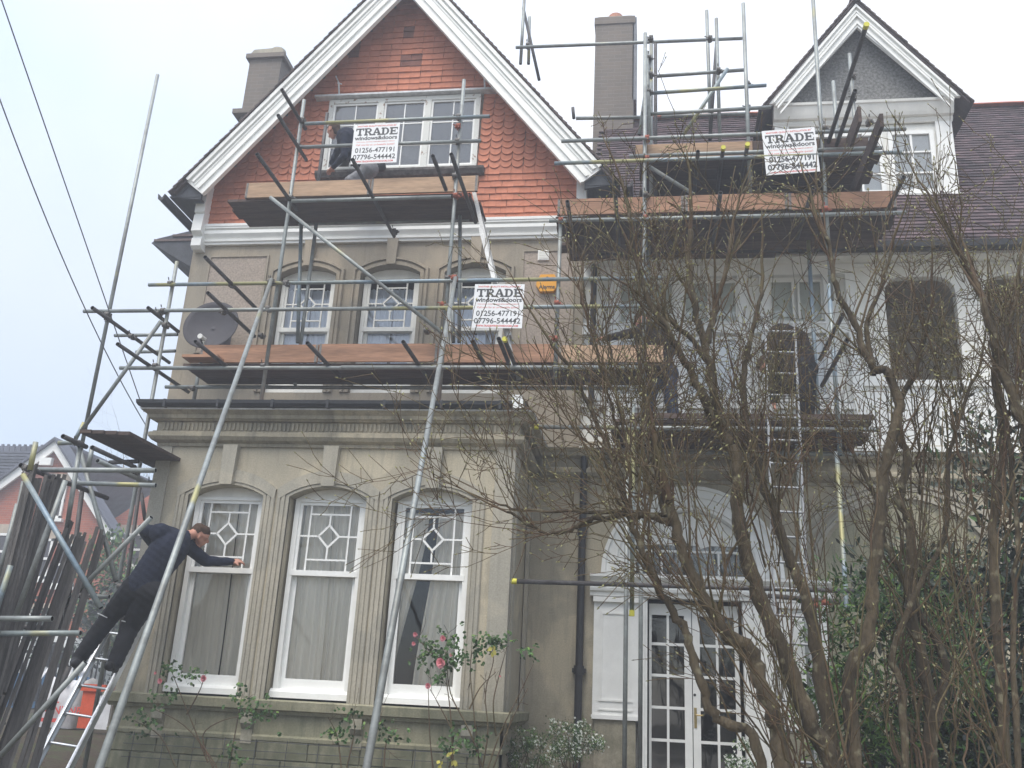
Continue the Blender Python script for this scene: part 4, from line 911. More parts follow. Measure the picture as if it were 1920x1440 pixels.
T(173, 837, 165, 880, 8.6, name='standard'); T(150, 838, 122, 1010, 8.4, name='standard'); T(154, 920, 118, 1200, 8.8, m='tubed', name='standard'); T(126,1000,112,1180,9.2,m='tubed',name='standard')
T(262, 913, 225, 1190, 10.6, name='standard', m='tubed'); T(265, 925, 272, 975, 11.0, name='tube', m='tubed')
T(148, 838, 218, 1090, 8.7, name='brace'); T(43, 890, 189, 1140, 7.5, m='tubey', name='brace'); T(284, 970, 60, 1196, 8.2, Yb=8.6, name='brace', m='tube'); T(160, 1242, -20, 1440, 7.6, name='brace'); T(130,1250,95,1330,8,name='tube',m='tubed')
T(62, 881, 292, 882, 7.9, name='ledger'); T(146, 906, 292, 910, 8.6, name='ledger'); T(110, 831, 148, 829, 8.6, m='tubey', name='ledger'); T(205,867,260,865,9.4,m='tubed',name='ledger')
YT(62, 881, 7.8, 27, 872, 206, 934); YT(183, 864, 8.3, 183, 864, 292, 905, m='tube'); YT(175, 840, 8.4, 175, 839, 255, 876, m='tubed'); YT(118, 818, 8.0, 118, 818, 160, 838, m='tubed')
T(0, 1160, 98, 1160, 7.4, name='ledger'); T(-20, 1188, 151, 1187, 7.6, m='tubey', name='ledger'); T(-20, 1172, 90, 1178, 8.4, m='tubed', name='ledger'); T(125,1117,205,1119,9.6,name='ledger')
for x, y, Yc in ((56,880,7.7),(253,888,YF),(262,833,YF),(150,833,8.4),(286,907,YF),(230,1100,YF)): C(x, y, Yc)
C(160,1118,9,'coupler')
# small side platform of boards running away from the viewer
A = at(196, 812, 8.7); zq = A.z
for i in range(4):
    x0 = at(148, 813, 8.7).x+i*.135*1.0; b = MB(); b.box(x0+i*.0, x0+.13, 8.7+.02*i, 11.0, zq, zq+.038); b.build('scaffold_board', M['board'], sc3)
pz = at(270, 790, YF); b = MB()

# spare boards standing on end in the tower
def spare(x0, y0, x1, y1, n, Y0, xb, yb, xb1, yb1, Yb_):
    for i in range(n):
        t = i/(n-1); a = at(x0+(x1-x0)*t, y0+(y1-y0)*t, Y0+.02*i); c = at(xb+(xb1-xb)*t, yb+(yb1-yb)*t, Yb_+.02*i)
        a.z += random.uniform(-.09,.09); jj = random.uniform(-.05,.05); a.y += jj; c.y += jj; d = (a-c).normalized(); fy = Vector((c.x, c.y, 0)).normalized()
        fy = (fy-d*fy.dot(d)).normalized(); sd_ = d.cross(fy)
        b = MB(); b.obox((a+c)/2, sd_*random.uniform(.014,.019), fy*.112, d*((a-c).length/2)); b.build('spare_board', M['spare'], sc3)
M['spare'] = mat('weathered_spare_board', (.095,.088,.082), .9, .3, 3, .3, 30, stretch=(6,6,.6), island=.4)
spare(53, 887, 113, 905, 17, 7.75, -75, 1420, 0, 1300, 7.5)
spare(118, 992, 190, 1012, 16, 8.3, -70, 1470, 58, 1460, 8.0)
# ================================================================== SIGNS, LADDERS, SMALL THINGS
M['signwhite'] = mat('sign_board_white', (.78,.78,.78), .35, .03, 3)
M['ink'] = mat('grey_print', (.06,.062,.065), .5, .05)
M['redink'] = mat('red_print', (.62,.10,.09), .5, .05)
M['pinkink'] = mat('faded_red_print', (.66,.24,.22), .5, .05)
def text_mesh(s, size, bold=0.0, w=None):
    cu = bpy.data.curves.new('lettering', 'FONT'); cu.body = s; cu.size = size; cu.offset = bold; cu.extrude = .0006; cu.align_x = 'CENTER'; cu.resolution_u = 3
    o = bpy.data.objects.new('lettering', cu); COL.objects.link(o); dg = bpy.context.evaluated_depsgraph_get(); dg.update()
    me = bpy.data.meshes.new_from_object(o.evaluated_get(dg)); bpy.data.objects.remove(o); bpy.data.curves.remove(cu)
    if w:
        xs_ = [v.co.x for v in me.vertices]; k = w/(max(xs_)-min(xs_)); c0 = (max(xs_)+min(xs_))/2
        for v in me.vertices: v.co.x = (v.co.x-c0)*k
    return me
def slab_trade(w, h):
    """TRADE in heavy slab serif strokes, centred, height h, total width w"""
    b = MB(); cw = w/5.15; s = cw*.25; t = h*.17
    def bx(x0, x1, y0, y1): b.box(x0, x1, y0, y1, 0, .0012)
    def poly(p): b.prism(p, 0, .0012, plane='xy')
    x = -w/2
    bx(x, x+cw, h-t, h); bx(x, x+s*.5, h-t*2.1, h-t); bx(x+cw-s*.5, x+cw, h-t*2.1, h-t); bx(x+cw/2-s/2, x+cw/2+s/2, t, h-t); bx(x+cw/2-s, x+cw/2+s, 0, t)   # T
    def bowl(x0, yc, ro_x, ro_y, th_):
        n = 8
        for i in range(n):
            a, c = -math.pi/2+math.pi*i/n, -math.pi/2+math.pi*(i+1)/n
            poly([(x0+ro_x*math.cos(a), yc+ro_y*math.sin(a)), (x0+ro_x*math.cos(c), yc+ro_y*math.sin(c)), (x0+(ro_x-th_)*math.cos(c), yc+(ro_y-t*.85)*math.sin(c)), (x0+(ro_x-th_)*math.cos(a), yc+(ro_y-t*.85)*math.sin(a))])
    x += cw*1.04; bx(x, x+s*1.9, 0, t); bx(x, x+s*.45, h-t, h); bx(x+s*.45, x+s*1.45, t, h); bx(x+s*1.45, x+cw*.55, h-t*.85, h); bx(x+s*1.45, x+cw*.55, h*.42, h*.42+t*.85); bowl(x+cw*.55, h*.71, cw*.38, h*.29, s*.9)   # R
    poly([(x+cw*.48,h*.42),(x+cw*.72,h*.42),(x+cw*.95,t*.9),(x+cw*.70,t*.9)]); bx(x+cw*.68, x+cw*1.08, 0, t)
    x += cw*1.07; poly([(x+cw*.40,h),(x+cw*.62,h),(x+cw*.98,t),(x+cw*.70,t)]); poly([(x+cw*.40,h),(x+cw*.50,h*.82),(x+cw*.24,t),(x+cw*.08,t)]); bx(x-cw*.02, x+cw*.36, 0, t); bx(x+cw*.62, x+cw*1.06, 0, t); bx(x+cw*.25, x+cw*.78, h*.30, h*.30+t*.8)   # A
    x += cw*1.08; bx(x, x+s*.45, 0, t); bx(x, x+s*.45, h-t, h); bx(x+s*.45, x+s*1.45, 0, h); bx(x+s*1.45, x+cw*.50, 0, t*.85); bx(x+s*1.45, x+cw*.50, h-t*.85, h); bowl(x+cw*.50, h/2, cw*.48, h/2, s)   # D
    x += cw*1.05; bx(x, x+s*.45, 0, t); bx(x, x+s*.45, h-t, h); bx(x+s*.45, x+s*1.45, 0, h); bx(x+s*1.45, x+cw*.92, 0, t); bx(x+s*1.45, x+cw*.92, h-t, h); bx(x+s*1.45, x+cw*.68, h/2-t/2, h/2+t/2); bx(x+cw*.92, x+cw*1.0, 0, t*2); bx(x+cw*.92, x+cw, h-t*2, h); bx(x+cw*.62, x+cw*.72, h/2-t, h/2+t)
    return b
def sign(label, TL, TR, BL, Y, bold):
    a, c, d = at(*TL, Y), at(*TR, Y), at(*BL, Y); u = (c-a); W_ = u.length; u.normalize(); v = (a-d); H_ = v.length; v.normalize(); v = (v-u*v.dot(u)).normalized(); n = u.cross(v)
    s = thing('trade_sign', label, 'sign', tuple(d), 'trade signs tied to the scaffold')
    F = Matrix(((u.x,v.x,n.x,0),(u.y,v.y,n.y,0),(u.z,v.z,n.z,0),(0,0,0,1)))
    base = Matrix.Translation(d)
    def place(me_or_mb, mt, x, y, name='lettering', z=.0035):
        Mx = base @ F @ Matrix.Translation((x, y, z))
        if isinstance(me_or_mb, MB): o = me_or_mb.build(name, mt, None)
        else:
            me_or_mb.materials.clear(); me_or_mb.materials.append(mt); o = bpy.data.objects.new(name, me_or_mb); COL.objects.link(o)
        o.location, o.rotation_euler = Mx.to_translation(), Mx.to_euler(); put(o, s); return o
    b = MB(); b.box(0, W_, 0, H_, -.003, .003); pan = place(b, M['signwhite'], 0, 0, 'sign_panel', 0)
    cx = W_*.5; k = H_
    place(text_mesh('ANOTHER QUALITY INSTALLATION BY', .05*k, .0006, W_*.86), M['redink'], cx, .925*k)
    place(slab_trade(W_*.90, .185*k), M['ink'], cx, .705*k)
    place(text_mesh('windows&doors', .135*k, .0022, W_*.93), M['ink'], cx, .595*k)
    place(text_mesh('YOUR LOCAL, ONE STOP, HOME IMPROVEMENTS COMPANY', .034*k, .0002, W_*.84), M['pinkink'], cx, .53*k)
    place(text_mesh('Call now for an un-beatable quote!!', .06*k, .0004, W_*.84), M['pinkink'], cx, .45*k)
    place(text_mesh('01256-477191', .17*k, .004 if bold else .0015, W_*(.84 if bold else .86)), M['ink'], cx, .275*k)
    place(text_mesh('07796-544442', .17*k, .004 if bold else .0015, W_*.92), M['ink'], cx, .105*k)
    place(text_mesh('www.tradewindowsdoors.com' if bold else 'WWW.TRADEWINDOWSDOORS.COM', .058*k, .001, W_*.84), M['redink'], cx, .03*k)
    for x_ in (.04, W_-.04):
        b = MB(); b.tube((x_, H_-.02, 0), (x_, H_+.03, -.03), .003, 5); place(b, M['black'], 0, 0, 'cable_tie', .004)
sign('white trade windows sign on the guard rail in front of the gable window', (665,234), (750,230), (657,308), 9.84, False)
sign('white trade windows sign hanging beside the orange alarm box at first floor', (890,533), (983,533), (884,615), 9.80, False)
sign('white trade windows sign with bold numbers on the roof lift beside the dormer', (1433,246), (1532,238), (1437,329), 9.82, True)

# alarm box, vent, satellite dish
al = thing('alarm_box', 'orange hexagonal burglar alarm box on the wall right of the first floor windows', 'alarm box', (-1.37, YM, 6.75))
ca = at(1026, 531, YM-.06); w2, h2 = .145, .125
hexp = [(ca.x-w2,ca.z-.03),(ca.x-w2*.62,ca.z-h2),(ca.x+w2*.62,ca.z-h2),(ca.x+w2,ca.z-.03),(ca.x+w2,ca.z+.01),(ca.x+w2*.66,ca.z+h2),(ca.x-w2*.66,ca.z+h2),(ca.x-w2,ca.z+.01)]
M['orange'] = mat('orange_plastic', (.78,.36,.03), .35, .05, 3)
b = MB(); b.prism(hexp, YM-.075, YM-.012); b.build('case', M['orange'], al)
b = MB(); b.prism([(ca.x+(x-ca.x)*1.04, ca.z+(z-ca.z)*1.04) for x, z in hexp], YM-.03, YM-.011); b.build('backplate', M['orange'], al)
me = text_mesh('Alarms', .075, .002); me.materials.clear(); me.materials.append(M['sill']); o = bpy.data.objects.new('lettering', me); COL.objects.link(o); o.location = (ca.x, YM-.0775, ca.z-.085); o.rotation_euler = (math.pi/2,0,0); put(o, al)
b = MB(); b.tube((ca.x,YM-.077,ca.z+.07),(ca.x,YM-.0752,ca.z+.07),.022,10); b.build('emblem', M['sill'], al)
vt = thing('wall_vent', 'small white square wall vent above the orange alarm box', 'vent', (-1.42, YM, 7.3)); cv = at(1019, 479, YM-.02)
b = MB(); b.box(cv.x-.075,cv.x+.075,YM-.035,YM-.012,cv.z-.075,cv.z+.075); b.build('frame', M['white'], vt)
for i in range(5):
    b = MB(); b.box(cv.x-.06,cv.x+.06,YM-.042,YM-.0352,cv.z-.058+i*.025,cv.z-.042+i*.025); b.build('slat', M['whiteold'], vt)
ds = thing('satellite_dish', 'large dark grey satellite dish on the wall left of the first floor windows', 'dish', tuple(at(395, 620, YM)))
M['dish'] = mat('dark_dish_paint', (.05,.047,.055), .75, .12, 2, spec=.5)
ctr = at(397, 612, YM-.42); ax_ = Vector((.05,-1,.22)).normalized(); e1 = ax_.orthogonal().normalized(); e2 = ax_.cross(e1); b = MB(); RR = .385; nr, na = 7, 40
for j in range(nr+1):
    r_ = RR*j/nr
    for i in range(na):
        a = 2*math.pi*i/na; b.v.append(tuple(ctr+(e1*math.cos(a)+e2*math.sin(a))*r_+ax_*(.28*r_*r_/RR-.07)))
for j in range(nr):
    for i in range(na): b.f.append([j*na+i, j*na+(i+1)%na, (j+1)*na+(i+1)%na, (j+1)*na+i]); b.m.append(0); b.sm.append(True)
o = b.build('reflector', M['dish'], ds); sm_ = o.modifiers.new('thick','SOLIDIFY'); sm_.thickness = .008
b = MB(); lnb = at(376, 631, YM-.95); foot = ctr-e2*0+Vector((-.02,.0,-.36)); b.tube(foot, lnb+Vector((0,.02,-.04)), .012, 8); b.build('feed_arm', M['dish'], ds)
b = MB(); b.tube(lnb, lnb+Vector((.01,.10,.0)), .028, 12); b.tube(lnb+Vector((0,-.02,.0)), lnb, .034, 12); b.build('receiver', M['white'], ds)
b = MB(); b.tube(ctr+Vector((0,.10,0)), (ctr.x, YM, ctr.z), .03, 10); b.tube((ctr.x,YM-.14,ctr.z-.5),(ctr.x,YM-.14,ctr.z+.1),.024,10); b.box(ctr.x-.1,ctr.x+.1,YM-.02,YM-.001,ctr.z-.15,ctr.z+.1); b.build('wall_bracket', M['dish'], ds)

# overhead cables
M['cable'] = mat('pale_cable', (.22,.22,.24), .6, .1)
def cable(p0, p1, sag, label):
    b = MB(); n = 24; prev = None
    for i in range(n+1):
        t = i/n; p = p0.lerp(p1, t); p.z -= sag*4*t*(1-t)
        if prev is not None: b.tube(prev, p, .007, 5, cap=False)
        prev = p
    return tag(b.build('overhead_cable', M['cable']), label, 'cable', 'overhead cables to the house')
cable(at(-30, -95, 6.0), at(270, 772, 11.3), .0, 'right hand overhead cable from the top left corner of the sky to the bay')
cable(at(-60, 20, 6.0), at(275, 800, 11.3), .22, 'lower left overhead cable sagging across the sky to the side of the bay')

# ladders
def ladder(p0, p1, side, width, n, label, sw=.022, sd=.06, group='aluminium ladders', am='alu'):
    p0, p1 = Vector(p0), Vector(p1); side = Vector(side); d = (p1-p0).normalized(); side = (side-d*side.dot(d)).normalized(); fr = side.cross(d)
    L = thing('ladder', label, 'ladder', tuple(p0), group)
    for s_ in (-.5,.5):
        b = MB(); c = (p0+p1)/2+side*width*s_; H_ = (p1-p0).length/2
        b.obox(c, side*(sw*.25), fr*(sd/2), d*H_); b.obox(c-side*s_*.016+fr*(sd/2-.004), side*(sw*.5), fr*.004, d*H_); b.obox(c-side*s_*.016-fr*(sd/2-.004), side*(sw*.5), fr*.004, d*H_)
        b.build('stile', M[am], L)
    for i in range(n):
        c = p0+(p1-p0)*((i+.6)/n); b = MB(); b.tube(c-side*width*.5, c+side*width*.5, .013, 8); b.build('rung', M[am], L)
    return L
a0, a1 = at(98, 1440, 8.95), at(262, 1125, 9.72); dd = (a1-a0); a0 = a0-dd*((a0.z-.5)/dd.z); 
ladder(a0, a1, (1,.0,0), .37, int((a1-a0).length/.275), 'long aluminium ladder leaning on the bay with the man in dark clothes standing on it', sw=.034, sd=.075)
ladder(at(893, 372, 10.35), at(968, 700, 10.1), (0,1,0), .36, 9, 'aluminium ladder between scaffold lifts seen edge on above the middle sign', sd=.05, am='alumid')
b = MB(); pj = at(909, 478, 10.08)
ladder(at(905, 440, 10.16), at(958, 640, 10.02), (0,1,0), .30, 6, 'lower overlapping section of the ladder behind the middle sign by the alarm box', sd=.05, am='alumid')
q0, q1 = at(1462, 606, 9.78), at(1482, 1110, 9.40); dd = q1-q0; q1 = q0+dd*((.5-q0.z)/dd.z)
ladder(q1, q0, (1,0,0), .33, int((q0-q1).length/.25), 'aluminium ladder rising through the branches to the balcony lift beside the crouching man', sw=.016, sd=.035, am='aludull')

# bulk bag, bucket, railings in the side garden
M['bag'] = mat('white_woven_bag', (.62,.62,.64), .8, .1, 8, .3, 20); M['orangep'] = mat('orange_red_plastic', (.55,.09,.04), .6, .15, 5)
gz = .85
bag = thing('bulk_bag', 'white bulk bag with red print standing on the soil behind the ladder', 'bag', tuple(at(112, 1366, 12.8)))
bl = at(72, 1362, 12.8); br = at(143, 1372, 12.8); tl = at(90, 1262, 12.8); tr = at(152, 1290, 12.8); zb, zt_ = bl.z, at(110,1275,12.8).z
b = MB(); n = 24
for j in range(7):
    t = j/6
    for i in range(n):
        a = 2*math.pi*i/n; sq = 1/max(abs(math.cos(a)), abs(math.sin(a)))**.7; r_ = (.30+.05*math.sin(t*math.pi))*sq+.012*math.sin(5*a+3*t)
        xx = (bl.x+br.x)/2+.02+r_*math.cos(a)*.92; yy = 12.9+r_*math.sin(a)*.8
        b.v.append((xx, yy, zb+(zt_-zb)*t+(.05*math.sin(2*a+1) if j == 6 else 0)))
for j in range(6):
    for i in range(n): b.f.append([j*n+i, j*n+(i+1)%n, (j+1)*n+(i+1)%n, (j+1)*n+i]); b.m.append(0); b.sm.append(True)
b.f.append([6*n+i for i in range(n)]); b.m.append(0); b.sm.append(False)
b.build('sack', M['bag'], bag)
me = text_mesh('ONLINE', .15, .003); me.materials.clear(); me.materials.append(M['redink']); o = bpy.data.objects.new('lettering', me); COL.objects.link(o); pt = at(112, 1342, 12.52); o.location = (pt.x, 12.57, pt.z+.02); o.rotation_euler = (math.pi/2,0,0); put(o, bag)
b = MB(); b.box(bl.x+.15, br.x-.1, 12.572, 12.576, pt.z-.09, pt.z-.04); b.box(bl.x+.2, br.x-.2, 12.572, 12.576, pt.z+.16, pt.z+.18); b.build('printed_band', M['redink'], bag)
for s_ in (-.2,.25):
    b = MB(); c = at(112,1268,12.8); b.beam((c.x+s_,12.6,zt_-.05),(c.x+s_*.7,12.75,zt_+.18),.05,.01); b.beam((c.x+s_*.7,12.75,zt_+.18),(c.x+s_*.3,12.8,zt_+.0),.05,.01); b.build('lifting_loop', M['bag'], bag)
bk_ = at(160, 1366, 12.3); t_ = thing('plastic_barrier', 'orange red plastic barrier panel beside the white bulk bag', 'barrier', tuple(bk_))
bt = at(160, 1288, 12.3); b = MB(); b.box(bk_.x-.13, bk_.x+.10, 12.3, 12.34, bk_.z, bt.z); b.build('panel', M['orangep'], t_); b = MB(); b.box(bk_.x-.16,bk_.x+.2,12.27,12.37,bt.z-.05,bt.z+.04); b.build('top_rail', M['orangep'], t_); b = MB(); b.box(bk_.x+.12,bk_.x+.3,12.31,12.35,bk_.z,bt.z-.1); b.build('side_panel', M['bag'], t_)
def railing(x0, x1, y, z0, h, n, label):
    r = thing('garden_railing', label, 'railing', ((x0+x1)/2, y, z0))
    for i in range(n):
        x = x0+(x1-x0)*i/(n-1); b = MB(); b.box(x-.012,x+.012,y-.012,y+.012,z0,z0+h); b.build('railing_bar', M['black'], r)
    for zz in (.12, h-.12):
        b = MB(); b.box(x0,x1,y-.018,y+.018,z0+zz-.015,z0+zz+.015); b.build('rail', M['black'], r)
c0 = at(-20, 1300, 17); c1 = at(190, 1300, 17); railing(c0.x, c1.x, 17, c0.z-.2, 1.1, 26, 'black iron railings across the side garden behind the spare boards')
# pale van and car roofs beyond the railings
def van(px, py, Y, w, h, col, label):
    c = at(px, py, Y); v = thing('parked_van', label, 'van', (c.x, Y, c.z-h)); b = MB()
    b.prism([(c.x-w/2,c.z-h+.3),(c.x+w/2,c.z-h+.3),(c.x+w/2,c.z-h*.45),(c.x+w/2-.35,c.z-.05),(c.x+w/2-.5,c.z),(c.x-w/2+.06,c.z),(c.x-w/2,c.z-.08)], Y, Y+1.8); b.build('body', M[col], v)
    b = MB(); b.prism([(c.x+w/2-.95,c.z-h*.42),(c.x+w/2-.1,c.z-h*.42),(c.x+w/2-.42,c.z-.15),(c.x+w/2-.95,c.z-.15)], Y-.01, Y+.0); b.build('side_window', M['black'], v)
    for k in (-.33,.3):
        b = MB(); b.tube((c.x+w*k,Y-.02,c.z-h+.32),(c.x+w*k,Y+.2,c.z-h+.32),.32,20); b.build('wheel', M['black'], v)
M['blue'] = mat('blue_paint', (.05,.12,.22), .4, .1)
van(70, 1190, 21, 2.2, 1.7, 'white', 'white van parked beyond the railings left of the house')
van(40, 1262, 19, 1.8, 1.3, 'blue', 'blue car body glimpsed between the standing scaffold boards')

# ================================================================== NEIGHBOURING HOUSES
M['redbrick'] = brick_mat('red_brick', (.42,.11,.055), (.33,.085,.05), (.34,.2,.14)); M['slate'] = mat('blue_slate', (.085,.09,.115), .6, .25, 4, .2, 30, island=.3); M['brownroof'] = mat('brown_tile_roof', (.16,.085,.065), .85, .25, 5, island=.3); M['lint'] = mat('stone_lintel', (.45,.38,.30), .85, .15)
H1 = 28.0; ap = at(111, 838, H1); le = at(-40, 945, H1); re = at(215, 1003, H1); zb0 = .3
n1 = thing('brick_house', 'red brick neighbouring house with white verge boards and slate roof at the far left', 'house', (ap.x, H1, .6), 'brick houses across the side road')
dxl = ap.x-at(0,918,H1).x; sl2 = (ap.z-at(0,918,H1).z)/dxl; hw = re.x-ap.x; sr = (ap.z-re.z)/hw
b = MB(); b.prism([(ap.x-5,zb0),(re.x-.1,zb0),(re.x-.1,re.z),(ap.x,ap.z),(ap.x-5,ap.z-sl2*5)], H1, H1+.3); b.build('wall', M['redbrick'], n1)
b = MB(); b.box(re.x-.3,re.x-.1,H1+.3,H1+1.2,zb0,re.z); b.build('side_wall', M['redbrick'], n1)
for a_, c_ in (((ap.x,ap.z),(re.x+.15,re.z-.15*sr)),((ap.x,ap.z),(ap.x-5,ap.z-5*sl2))):
    b = MB(); b.prism([(a_[0],a_[1]+.16),(a_[0],a_[1]-.2),(c_[0],c_[1]-.2),(c_[0],c_[1]+.12)], H1-.25, H1-.18); b.build('verge_board', M['white'], n1)
    b = MB(); b.prism([(a_[0],a_[1]+.26),(a_[0],a_[1]+.16),(c_[0],c_[1]+.12),(c_[0],c_[1]+.22)], H1-.35, H1+(.4 if c_[0] > ap.x else 9)); b.build('roof', M['slate'], n1)
# slate cross roof on the left, courses stepped
rl = at(-60, 905, H1+5); rt = at(105, 842, H1+5)
b = MB(); z0 = at(0,930,H1+1).z; zk = (at(60,842,H1+5.3).z-z0+.3)/16; xk = at(104,845,H1+5).x
b.add([(ap.x-9,H1+.9,z0-.4),(xk,H1+.9,z0-.4),(xk,H1+5.5,z0-.36+16*zk),(ap.x-9,H1+5.5,z0-.36+16*zk)],[(0,1,2,3)])
for i in range(16): b.box(ap.x-9, xk, H1+1.0+i*.28, H1+1.4+i*.28, z0-.3+i*zk, z0-.24+i*zk+.02)
o = b.build('cross_roof', M['slate'], n1, 'stuff')
zr = z0-.3+16*zk
for i in range(26):
    b = MB(); x = xk-6.5+i*.25; b.box(x, x+.22, H1+5.3, H1+5.45, zr-.1, zr+.12); b.tube((x+.11,H1+5.37,zr+.12),(x+.11,H1+5.37,zr+.2),.06,6); b.build('ridge_tile', M['slate'], n1)
def far_window(px, py, w, h, Y, parent):
    c = at(px, py, Y); f = MB(); x0, x1, z1, z0 = c.x-w/2, c.x+w/2, c.z, c.z-h
    f.box(x0,x0+.08,Y-.06,Y,z0,z1); f.box(x1-.08,x1,Y-.06,Y,z0,z1); f.box(x0,x1,Y-.06,Y,z1-.08,z1); f.box(x0,x1,Y-.06,Y,z0,z0+.08); f.box(x0,x1,Y-.061,Y,(z0+z1)/2-.04,(z0+z1)/2+.04); w_ = f.build('window', M['white'], parent)
    f = MB(); f.box(x0+.05,x1-.05,Y-.03,Y-.025,z0,z1); f.build('pane', M['dish'], w_)
    f = MB(); f.box(x0-.1,x1+.1,Y-.05,Y+.01,z1+.01,z1+.30); f.build('lintel', M['lint'], w_); f = MB(); f.box(x0-.1,x1+.1,Y-.14,Y+.01,z0-.12,z0-.01); f.build('sill', M['white'], w_)
for px, py, w_, h_ in ((82,1010,.8,1.3),(131,1020,.8,1.35),(5,1000,.8,1.2),(108,905,.8,1.2),(105,1150,.9,1.4),(40,1150,.9,1.4)): far_window(px, py, w_, h_, H1-.01, n1)
b = MB(); c = at(92, 868, H1); b.box(c.x-.12,c.x+.3,H1-.35,H1-.2,c.z-.15,c.z+.1); b.build('gable_light', M['white'], n1)
H2 = 33.0; c0 = at(165, 935, H2); c1 = at(300, 940, H2); c2 = at(245, 945, H2); gb = at(300, 1300, H2)
n2 = thing('brick_house', 'second red brick house with brown tiled roof just left of the bay', 'house', (c2.x, H2, .6), 'brick houses across the side road')
zt2 = at(230, 1000, H2).z; zr2 = c0.z
b = MB(); b.box(c0.x-1, c1.x+4, H2, H2+6, .3, zt2); b.build('wall', M['redbrick'], n2)
b = MB()
for i in range(14): b.box(c0.x-1.1+i*.02, c1.x+4, H2-.3+i*.22, H2+.1+i*.22, zt2+i*(zr2-zt2)/14, zt2+i*(zr2-zt2)/14+.09)
b.build('roof', M['brownroof'], n2, 'stuff')
g2 = at(268, 932, H2-1.2); b = MB(); b.prism([(g2.x-1.6,.3),(g2.x+3,.3),(g2.x+3,g2.z-1.0),(g2.x+.8,g2.z+.5),(g2.x-1.6,g2.z-1.3)], H2-1.2, H2+1); b.build('front_gable', M['redbrick'], n2)
for px, py in ((252,1000),(243,1085),(205,1050)): far_window(px, py, .9, 1.2, H2-1.22 if px > 210 else H2-.02, n2)

# ================================================================== PEOPLE
def capsule(mb, p, q, r1, r2, n=12, k=4):
    p, q = Vector(p), Vector(q); d = q-p; L = d.length; d = d.normalized() if L > 1e-6 else Vector((0,0,1)); a = d.orthogonal().normalized(); c = d.cross(a)
    rows = []
    for i in range(1, k+1): t = -math.pi/2+math.pi/2*i/k; rows.append((p+d*r1*math.sin(t), r1*math.cos(t)))
    for i in range(0, k): t = math.pi/2*i/k; rows.append((q+d*r2*math.sin(t), r2*math.cos(t)))
    o = len(mb.v); mb.v.append(tuple(p-d*r1))
    for cc, rr_ in rows:
        for i in range(n):
            t = 2*math.pi*i/n; mb.v.append(tuple(cc+(a*math.cos(t)+c*math.sin(t))*rr_))
    mb.v.append(tuple(q+d*r2)); last = len(mb.v)-1; R_ = len(rows)
    for i in range(n): mb.f.append([o, o+1+(i+1)%n, o+1+i]); mb.m.append(0); mb.sm.append(True)
    for j in range(R_-1):
        for i in range(n): mb.f.append([o+1+j*n+i, o+1+j*n+(i+1)%n, o+1+(j+1)*n+(i+1)%n, o+1+(j+1)*n+i]); mb.m.append(0); mb.sm.append(True)
    for i in range(n): mb.f.append([last, o+1+(R_-1)*n+i, o+1+(R_-1)*n+(i+1)%n]); mb.m.append(0); mb.sm.append(True)
def person(label, prims, mats, vox=.012, head=None, loc=None):
    """prims: (p, q, r1, r2, material index). one continuous body by voxel remesh"""
    t = thing('person', label, 'person', tuple(loc), 'workmen on the scaffold')
    b = MB()
    for p, q, r1, r2, k in prims: capsule(b, p, q, r1, r2)
    tmp = b.build('tmp', mats[0]); md = tmp.modifiers.new('r','REMESH'); md.mode = 'VOXEL'; md.voxel_size = vox; md.use_smooth_shade = True
    s2 = tmp.modifiers.new('s','SMOOTH'); s2.iterations = 4; s2.factor = .5
    dg = bpy.context.evaluated_depsgraph_get(); dg.update(); me = bpy.data.meshes.new_from_object(tmp.evaluated_get(dg)); bpy.data.objects.remove(tmp)
    me.materials.clear()
    for m_ in mats: me.materials.append(m_)
    C_ = np.empty(len(me.polygons)*3); me.polygons.foreach_get('center', C_); C_ = C_.reshape(-1, 3)
    best = np.full(len(C_), 9.0); idx = np.zeros(len(C_), int)
    for p, q, r1, r2, k in prims:
        p = np.array(p); d = np.array(q)-p; l2 = float(d@d) or 1e-9
        tt = np.clip(((C_-p)@d)/l2, 0, 1); e = np.linalg.norm(C_-p-tt[:,None]*d, axis=1)-(r1+(r2-r1)*tt); w_ = e < best; best[w_] = e[w_]; idx[w_] = k
    me.polygons.foreach_set('material_index', idx.astype(np.int32)); me.polygons.foreach_set('use_smooth', np.ones(len(C_), bool))
    # small cloth folds
    n_ = len(me.vertices); co_ = np.empty(n_*3); me.vertices.foreach_get('co', co_); no_ = np.empty(n_*3); me.vertices.foreach_get('normal', no_); co_ = co_.reshape(-1,3); no_ = no_.reshape(-1,3)
    co_ += no_*(.004*np.sin(co_[:,0]*47+co_[:,2]*31)*np.sin(co_[:,2]*53+co_[:,1]*29))[:,None]; me.vertices.foreach_set('co', co_.ravel()); me.update()
    o = bpy.data.objects.new('body', me); COL.objects.link(o); put(o, t); return t
M['navy'] = mat('navy_fleece', (.012,.016,.033), .9, .25, 8, .4, 60); M['blacktr'] = mat('black_work_trousers', (.011,.011,.014), .85, .3, 8, .3, 60)
M['skin'] = mat('skin', (.50,.25,.18), .5, .08, 20); M['hairm'] = mat('short_brown_hair', (.065,.037,.022), .8, .3, 40, .5, 200); M['boot'] = mat('dark_boots', (.02,.02,.022), .6, .2); M['browncoat'] = mat('dark_brown_coat', (.022,.016,.014), .9, .25, 6, .3, 50)
M['jeans'] = mat('dark_blue_jeans', (.035,.045,.075), .9, .3, 8, .3, 60); M['greytr'] = mat('grey_work_trousers', (.20,.20,.21), .9, .2, 8, .3, 60)
def mk(px, py, Y): return at(px, py, Y)
